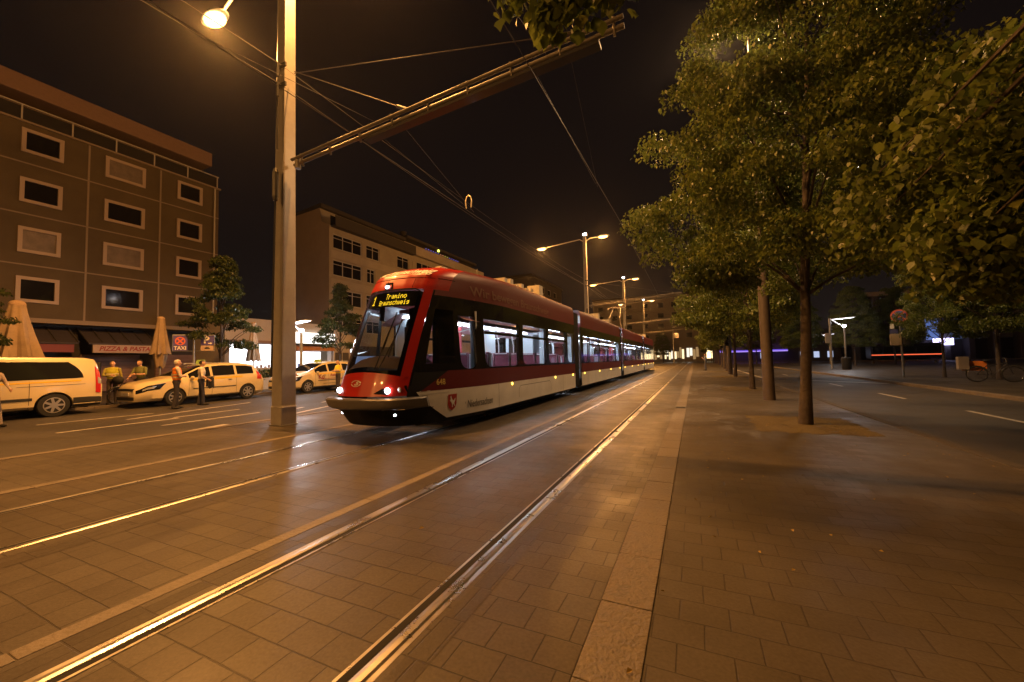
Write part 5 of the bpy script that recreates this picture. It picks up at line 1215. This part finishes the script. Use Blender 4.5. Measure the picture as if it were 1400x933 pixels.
# folded parasols on the left pavement
def parasol(lab, x, y, top, bot, r0, r1, tie):
    R_ = empty('parasol', (0, 0, 0), lab, 'parasol', 'folded parasols before the shops')
    mb = MB(); mb.tube([(0, 0, 0), (0, 0, top)], .035, 10); mb.lathe((0, 0, 0), [(.35, 0), (.35, .08), (.08, .12)], n=16); mb.build('pole', M['steel'], R_)
    n = 40
    def fold(u, v):
        a = 2*PI*u; r = (r0+(r1-r0)*v**1.15)*(1+.16*math.sin(8*a)*(.3+v)); 
        return (r*math.cos(a), r*math.sin(a), top-(top-bot)*v-.05*math.sin(8*a)*v)
    mb = MB(); mb.grid(fold, lin(0, 1, n+1), lin(0, 1, 9))
    if tie:
        def fold2(u, v):
            a = 2*PI*u; r = r1*(.72-.28*v)*(1+.22*math.sin(5*a+1)); return (r*math.cos(a), r*math.sin(a), bot+.04-.72*v-.08*math.sin(3*a)*v)
        mb.grid(fold2, lin(0, 1, n+1), lin(0, 1, 6))
    mb.build('canopy', mat('parasol_cloth', (.32, .235, .155), .9, var=.15, scale=3), R_, smooth=True)
    mb = MB(); mb.ell((0, 0, top), (r0*1.1, r0*1.1, r0*.8), 12, 8); mb.build('cap', cloth((.40, .28, .19)), R_, smooth=True)
    R_.location = (x, y, .05)
parasol('broad half folded parasol behind the van at the left edge', -24, 5.85, 4.0, 1.9, .22, .70, False)
parasol('folded beige parasol beside the taxi rank sign', -24, 10.45, 3.85, 2.1, .14, .36, True)
parasol('folded parasol in front of the brightly lit shop', -24, 15.0, 3.95, 1.7, .12, .34, False)
# planter hedge before the lit shop
n_ = 2600; c = np.column_stack([RNG.uniform(-23.6, -23.0, n_), RNG.uniform(13.3, 18.5, n_), RNG.uniform(.75, 1.5, n_)]); c[:, 2] -= .3*RNG.random(n_)**2
# ------------------------------------------------------------------ trees
CAMP = dict(f=540., yaw=24.75, pitch=2.87, roll=1.24, h=1.43)
def cam_axes():
    y, p, r = (math.radians(CAMP[k]) for k in ('yaw', 'pitch', 'roll'))
    fw = Vector((-math.sin(y)*math.cos(p), math.cos(y)*math.cos(p), math.sin(p))); rt = Vector((math.cos(y), math.sin(y), 0)); up = rt.cross(fw)
    return rt*math.cos(r)-up*math.sin(r), up*math.cos(r)+rt*math.sin(r), fw
def leaves_mesh(name, cen, size, m, droop=1.0, lobed=False, rng=RNG):
    """one mesh of many small folded leaves"""
    n = len(cen)
    th = rng.uniform(0, 2*PI, n); tilt = rng.normal(droop, .42, n)
    d = np.column_stack([np.cos(th)*np.cos(tilt), np.sin(th)*np.cos(tilt), -np.sin(tilt)])           # leaf axis, drooping
    sd = np.column_stack([-np.sin(th), np.cos(th), rng.normal(0, .35, n)]); sd /= np.linalg.norm(sd, axis=1)[:, None]
    nr = np.cross(d, sd); s = size*rng.uniform(.65, 1.35, n)
    if lobed: prof = [(0, 0, 0), (.28, .42, .05), (.62, .46, .10), (.85, .22, .04), (1.12, 0, -.10), (.85, -.22, .04), (.62, -.46, .10), (.28, -.42, .05)]
    else: prof = [(0, 0, 0), (.5, .42, .10), (1.1, 0, -.05), (.5, -.42, .10)]
    k = len(prof); V = np.zeros((n, k, 3))
    for i, (a, b, c) in enumerate(prof): V[:, i] = cen+(d*a+sd*b+nr*c)*s[:, None]
    me = bpy.data.meshes.new(name); me.vertices.add(n*k); me.vertices.foreach_set('co', V.ravel())
    me.loops.add(n*k); me.loops.foreach_set('vertex_index', np.arange(n*k, dtype=np.int32))
    me.polygons.add(n); me.polygons.foreach_set('loop_start', np.arange(0, n*k, k, dtype=np.int32)); me.polygons.foreach_set('loop_total', np.full(n, k, np.int32))
    me.materials.append(m); me.update(); me.validate()
    return me
def clump_points(cl, per, rng, flat=.5):
    out = []
    for (x, y, z, r) in cl:
        n = int(per*r*r/.25); u = rng.normal(0, 1, (n, 3)); u /= np.linalg.norm(u, axis=1)[:, None]; q = u*(rng.random(n)**.45)[:, None]
        q[:, 2] = q[:, 2]*flat-.35*(q[:, 0]**2+q[:, 1]**2)
        out.append(q*r+np.array([x, y, z]))
    return np.concatenate(out)
def tree_proto(zc, h, R, prof, nclump, per, size, m, seed, trunk_r, lean=(0, 0), rr=(.38, .72), limbs=26, flat=.5):
    """trunk + limbs mesh and crown mesh, trunk at the origin"""
    rng = np.random.default_rng(seed); rnd = random.Random(seed)
    cl = []
    while len(cl) < nclump:
        t = rng.random(); z = zc+(h-zc)*t; Rz = R*float(np.interp(t, [a for a, _ in prof], [b for _, b in prof]))
        a = rng.uniform(0, 2*PI); rad = Rz*(.35+.65*rng.random()**.55)*(1+.16*math.sin(3*a+seed+4*t)+.1*math.sin(7*a-5*t))
        cl.append((rad*math.cos(a)+lean[0]*z, rad*math.sin(a)+lean[1]*z, z, rng.uniform(*rr)))
    mb = MB(); top = h*.93
    tr = [(lean[0]*z+.05*noise.noise((z*.5, seed, 0)), lean[1]*z+.05*noise.noise((0, z*.5, seed)), z) for z in lin(0, top, 14)]
    rs = [trunk_r*(1.3 if i == 0 else 1)*(1-.9*(i/13)**1.15) for i in range(14)]
    mb.tube(tr, rs, 12)
    for i in range(min(limbs, len(cl))):
        c = cl[i]; z0 = max(zc-.6, c[2]-rnd.uniform(.5, 1.6)-.3*math.hypot(c[0], c[1])); z0 = max(z0, zc-.9)
        b = Vector((lean[0]*z0, lean[1]*z0, z0)); e = Vector(c[:3]); mid = b.lerp(e, .5)+Vector((rnd.uniform(-.15, .15), rnd.uniform(-.15, .15), .22))
        mb.tube([b, b.lerp(mid, .5)+Vector((0, 0, .05)), mid, mid.lerp(e, .5)+Vector((0, 0, .06)), e], [trunk_r*.34, trunk_r*.26, trunk_r*.19, trunk_r*.12, trunk_r*.05], 6)
    t = mb.build('trunk', M['bark'], None, smooth=True, angle=80)
    me = leaves_mesh('crown', clump_points(cl, per, rng, flat), size, m, rng=rng)
    c = bpy.data.objects.new('crown', me); COL.objects.link(c)
    return t, c
def plant_tree(protos, x, y, z, rot, s, label, group, used=set()):
    t, c = protos; R_ = empty('tree', (x, y, z), label, 'tree', group); R_.rotation_euler = (0, 0, rot); R_.scale = (s, s, s) if not isinstance(s, tuple) else s
    for o in (t, c):
        if o.name in used: o = o.copy(); COL.objects.link(o)
        used.add(o.name); o.parent = R_
    return R_
LP = [(0, .70), (.13, .9), (.3, .80), (.6, .66), (.76, .54), (1, .26)]
big = tree_proto(3.25, 11.8, 3.3, LP, 440, 330, .072, M['leaf'], 3, .105, lean=(.05, 0), rr=(.36, .66))
big2 = tree_proto(2.9, 11.2, 3.3, LP, 260, 170, .10, M['leaf'], 8, .10, lean=(-.012, 0))
G1 = 'lindens in the row right of the tracks'
plant_tree(big, 2.02, 9.98, 0, 0, 1., 'big linden nearest in the row, its trunk standing in a gravel square', G1)
plant_tree(big2, 2.2, 19.8, 0, 1.1, .95, 'second linden of the row, slim trunk just past the thick grey mast', G1)
plant_tree(big2, 2.5, 31.2, 0, 2.6, .95, 'third linden of the row, beside the mast with a traffic light', G1)
plant_tree(big2, 2.75, 42.5, 0, 4.0, .95, 'fourth linden of the row, nearly hidden behind the traffic light mast', G1)
plant_tree(big2, 3.3, 60, 0, 5.2, .95, 'fifth linden of the row, dark small trunk at the row end', G1)
plant_tree(big2, 3.6, 74, 0, .4, .95, 'farthest linden of the row beyond the standing pedestrian', G1)
G2 = 'trees on the plaza across the right road'
plant_tree(big2, 11.95, 28.6, .06, 2.0, (.62, .62, .78), 'young plaza tree standing just right of the no stopping sign', G2)
plant_tree(big2, 13.0, 26.6, .06, 3.3, (.78, .78, .86), 'leaning plaza tree with the bicycle against its trunk', G2)
for i, (x, y, s, lab) in enumerate(((12.6, 62, .85, 'plaza tree behind the white V lamp'), (16.5, 57, .8, 'plaza tree right of the white V lamp'), (21, 60, .8, 'plaza tree left of the passing bus'), (9.5, 78, .9, 'far tree left of the white V lamp by the violet canopy'), (22.5, 33, .85, 'plaza tree at the right edge behind the bicycle'), (15.5, 78, .9, 'far tree behind the blue shop sign'))):
    plant_tree(big2, x, y, .06, 1.7*i, s, lab, G2)
for i, (x, y, s, lab) in enumerate(((-8, 118, .8, 'dark tree before the lit shops at the street end'), (3.8, 112, .95, 'tall dark tree before the side house at the street end'))):
    plant_tree(big2, x, y, 0, 2.3*i, s, lab, 'trees at the street end')
# left side: small street trees (bushy, pointed)
SP = [(0, .75), (.15, 1.), (.4, .72), (.7, .4), (1, .08)]
small = tree_proto(2.5, 7.1, 1.75, SP, 95, 230, .10, M['leafdark'], 21, .09, rr=(.3, .55), flat=.38)
small2 = tree_proto(2.7, 6.9, 1.55, SP, 80, 220, .10, M['leafdark'], 34, .08, rr=(.28, .5), flat=.4)
G3 = 'street trees on the left pavement'
plant_tree(small, -22.0, 12.1, .05, .4, 1., 'bushy street tree in front of the brown house right corner', G3)
plant_tree(small2, -22.0, 19.6, .05, 1.9, 1., 'small pointed street tree between the lit shop and the tram', G3)
plant_tree(small, -22.0, 4.0, .05, 3.6, (.85, .85, .85), 'street tree above the broad parasol at the left edge', G3)
# the tree beside the camera: trunk is out of frame, its leaves hang into it
rt, up, fw = cam_axes(); eye = Vector((0, 0, CAMP['h']))
def px(p):
    v = Vector(p)-eye; z = v.dot(fw)
    return None if z < .05 else (700+540*v.dot(rt)/z, 466.5-540*v.dot(up)/z, z)
T0 = empty('tree', (2.05, .2, 0), 'near linden beside the camera whose leaves hang in at the top and right', 'tree', G1)
rng = np.random.default_rng(77); cl = []
while len(cl) < 70:      # the bulk of the crown, out of the picture
    a = rng.uniform(0, 2*PI); z = rng.uniform(3.4, 9); r = 3.1*float(np.interp((z-3.4)/6, [a_ for a_, _ in LP], [b_ for _, b_ in LP]))*rng.random()**.5
    p = (2.05+r*math.cos(a), .2+r*math.sin(a), z); q = px(p); rad = rng.uniform(.4, .65)
    if q is not None and -150 < q[0] < 1560 and -130-300/q[2] < q[1] < 1000: continue
    cl.append((*p, rad))
near = []
# hanging sprays: pixel-free world positions in the crown's outer shell
for p in ((-.92, 2.5, 4.05, .20), (-.80, 2.5, 3.92, .17), (-.74, 2.45, 3.74, .15), (-1.02, 2.5, 4.22, .18), (-1.1, 2.45, 4.0, .13), (-.86, 2.48, 3.80, .12), (-.60, 2.5, 3.98, .20), (-.45, 2.5, 3.90, .19), (-.33, 2.52, 3.85, .17), (-.50, 2.5, 4.10, .24), (-.25, 2.55, 4.05, .2), (-.7, 2.55, 4.25, .26), (-.2, 2.6, 4.3, .22), (-.66, 2.55, 3.86, .15), (-.78, 2.52, 3.82, .13), (-.1, 2.6, 4.1, .2), (-.4, 2.6, 4.35, .25)): near.append(p)
sprig = near; near = []
for i in range(64):
    t = rng.random(); y = rng.uniform(3.1, 5.0)
    u = rng.uniform(1190, 1440); v = rng.uniform(20, 400)
    # right-hand boughs occupy a slanted wedge of the outer crown
    if u < 1235+.42*max(0, 240-v) and v < 240: continue
    if v > 330 and u < 1290: continue
    d = (rt*(u-700)-up*(v-466.5)+fw*540).normalized(); P_ = eye+d*(y/d.y if d.y > .2 else 4)
    near.append((P_.x, P_.y, P_.z, rng.uniform(.2, .34)))
pts = clump_points(cl, 150, rng, .5); ptn = clump_points(near, 880, rng, .8); pts2 = clump_points(sprig, 300, rng, .8)
me = leaves_mesh('crown', np.concatenate([ptn]), .05, M['leaf'], lobed=True, rng=rng)
me3 = leaves_mesh('crown', pts2, .085, M['leaf'], droop=1.25, lobed=True, rng=rng)
me2 = leaves_mesh('crown', pts, .10, M['leaf'], rng=rng)
for m_ in (me, me2, me3):
    m_.transform(Matrix.Translation((-2.05, -.2, 0)))
    c = bpy.data.objects.new('crown', m_); COL.objects.link(c); c.parent = T0
mb = MB(); tr = [(2.05, .2, z) for z in lin(0, 8, 8)]; mb.tube(tr, [.19, .16, .15, .14, .12, .09, .06, .03], 12)
for p in sprig[::3]+near[::3]+cl[::4]:
    z0 = max(2.9, p[2]-1.3); b = Vector((2.05, .2, z0)); e = Vector(p[:3]); mid = b.lerp(e, .55)+Vector((0, 0, .3)); mb.tube([b, b.lerp(mid, .5)+Vector((0, 0, .08)), mid, mid.lerp(e, .6), e], [.045, .032, .02, .010, .004], 6)
mb.build('trunk', M['bark'], T0, smooth=True)
# flower boxes before the lit shop
n_ = 2400; c = np.column_stack([RNG.uniform(-23.5, -23.0, n_), RNG.uniform(13.4, 18.5, n_), .72+.55*RNG.random(n_)**1.6])
FB = empty('planter', (-23.25, 16, .05), 'long planter of green leaves before the brightly lit shop', 'planter')
me = leaves_mesh('foliage', c-np.array([-23.25, 16, .05]), .11, M['leafdark']); o = bpy.data.objects.new('foliage', me); COL.objects.link(o); o.parent = FB
mb = MB(); mb.box(-23.55, -22.95, 13.3, 18.6, .05, .75); mb.build('box', M['concrete'], FB, bevel=.02)

# thin haze volume added to imitate lens glow round the street lamps
mb = MB(); mb.box(-410, 410, -70, 710, -1.1, 24); hz = mb.build('haze', bpy.data.materials.new('lamp_glow_haze')); hz['kind'] = 'stuff'
hm = hz.data.materials[0]; hm.use_nodes = True; hm.node_tree.nodes.clear(); ho_ = hm.node_tree.nodes.new('ShaderNodeOutputMaterial'); pv = hm.node_tree.nodes.new('ShaderNodeVolumePrincipled')
pv.inputs['Color'].default_value = (.9, .88, .86, 1); pv.inputs['Density'].default_value = .00024; pv.inputs['Anisotropy'].default_value = .85
hm.node_tree.links.new(pv.outputs[0], ho_.inputs['Volume'])
# ------------------------------------------------------------------ night sky, camera, render
w = bpy.data.worlds.new('World'); SC.world = w; w.use_nodes = True; nt = w.node_tree; bg = nt.nodes['Background']
tc = nt.nodes.new('ShaderNodeTexCoord'); sx = nt.nodes.new('ShaderNodeSeparateXYZ'); nt.links.new(tc.outputs['Generated'], sx.inputs[0])
rp = nt.nodes.new('ShaderNodeValToRGB'); el = rp.color_ramp.elements
el[0].position = .0; el[0].color = (.012, .0080, .0062, 1); el[1].position = .75; el[1].color = (.0045, .0027, .0025, 1)
e = el.new(.22); e.color = (.0068, .0045, .0040, 1)
nt.links.new(sx.outputs['Z'], rp.inputs['Fac']); nt.links.new(rp.outputs['Color'], bg.inputs['Color']); bg.inputs['Strength'].default_value = 1.0
cd = bpy.data.cameras.new('Camera'); co = bpy.data.objects.new('Camera', cd); COL.objects.link(co); SC.camera = co
cd.sensor_width = 36; cd.lens = CAMP['f']/1400*36; cd.clip_start = .05; cd.clip_end = 2000
mw = Matrix.Identity(4)
for i, a in enumerate((rt, up, -fw)): mw[0][i], mw[1][i], mw[2][i] = a
mw.translation = eye; co.matrix_world = mw
SC.view_settings.view_transform = 'Standard'; SC.view_settings.look = 'None'; SC.view_settings.exposure = 0; SC.view_settings.gamma = 1; SC.view_settings.use_curve_mapping = False
SC.render.engine = 'CYCLES'
cy = SC.cycles; cy.use_denoising = True
try: cy.denoiser = 'OPENIMAGEDENOISE'; cy.denoising_prefilter = 'ACCURATE'
except Exception: pass
cy.max_bounces = 6; cy.diffuse_bounces = 2; cy.glossy_bounces = 3; cy.transmission_bounces = 4; cy.transparent_max_bounces = 12; cy.sample_clamp_indirect = 4; cy.use_light_tree = True; cy.caustics_reflective = False; cy.caustics_refractive = False
bpy.context.view_layer.update()
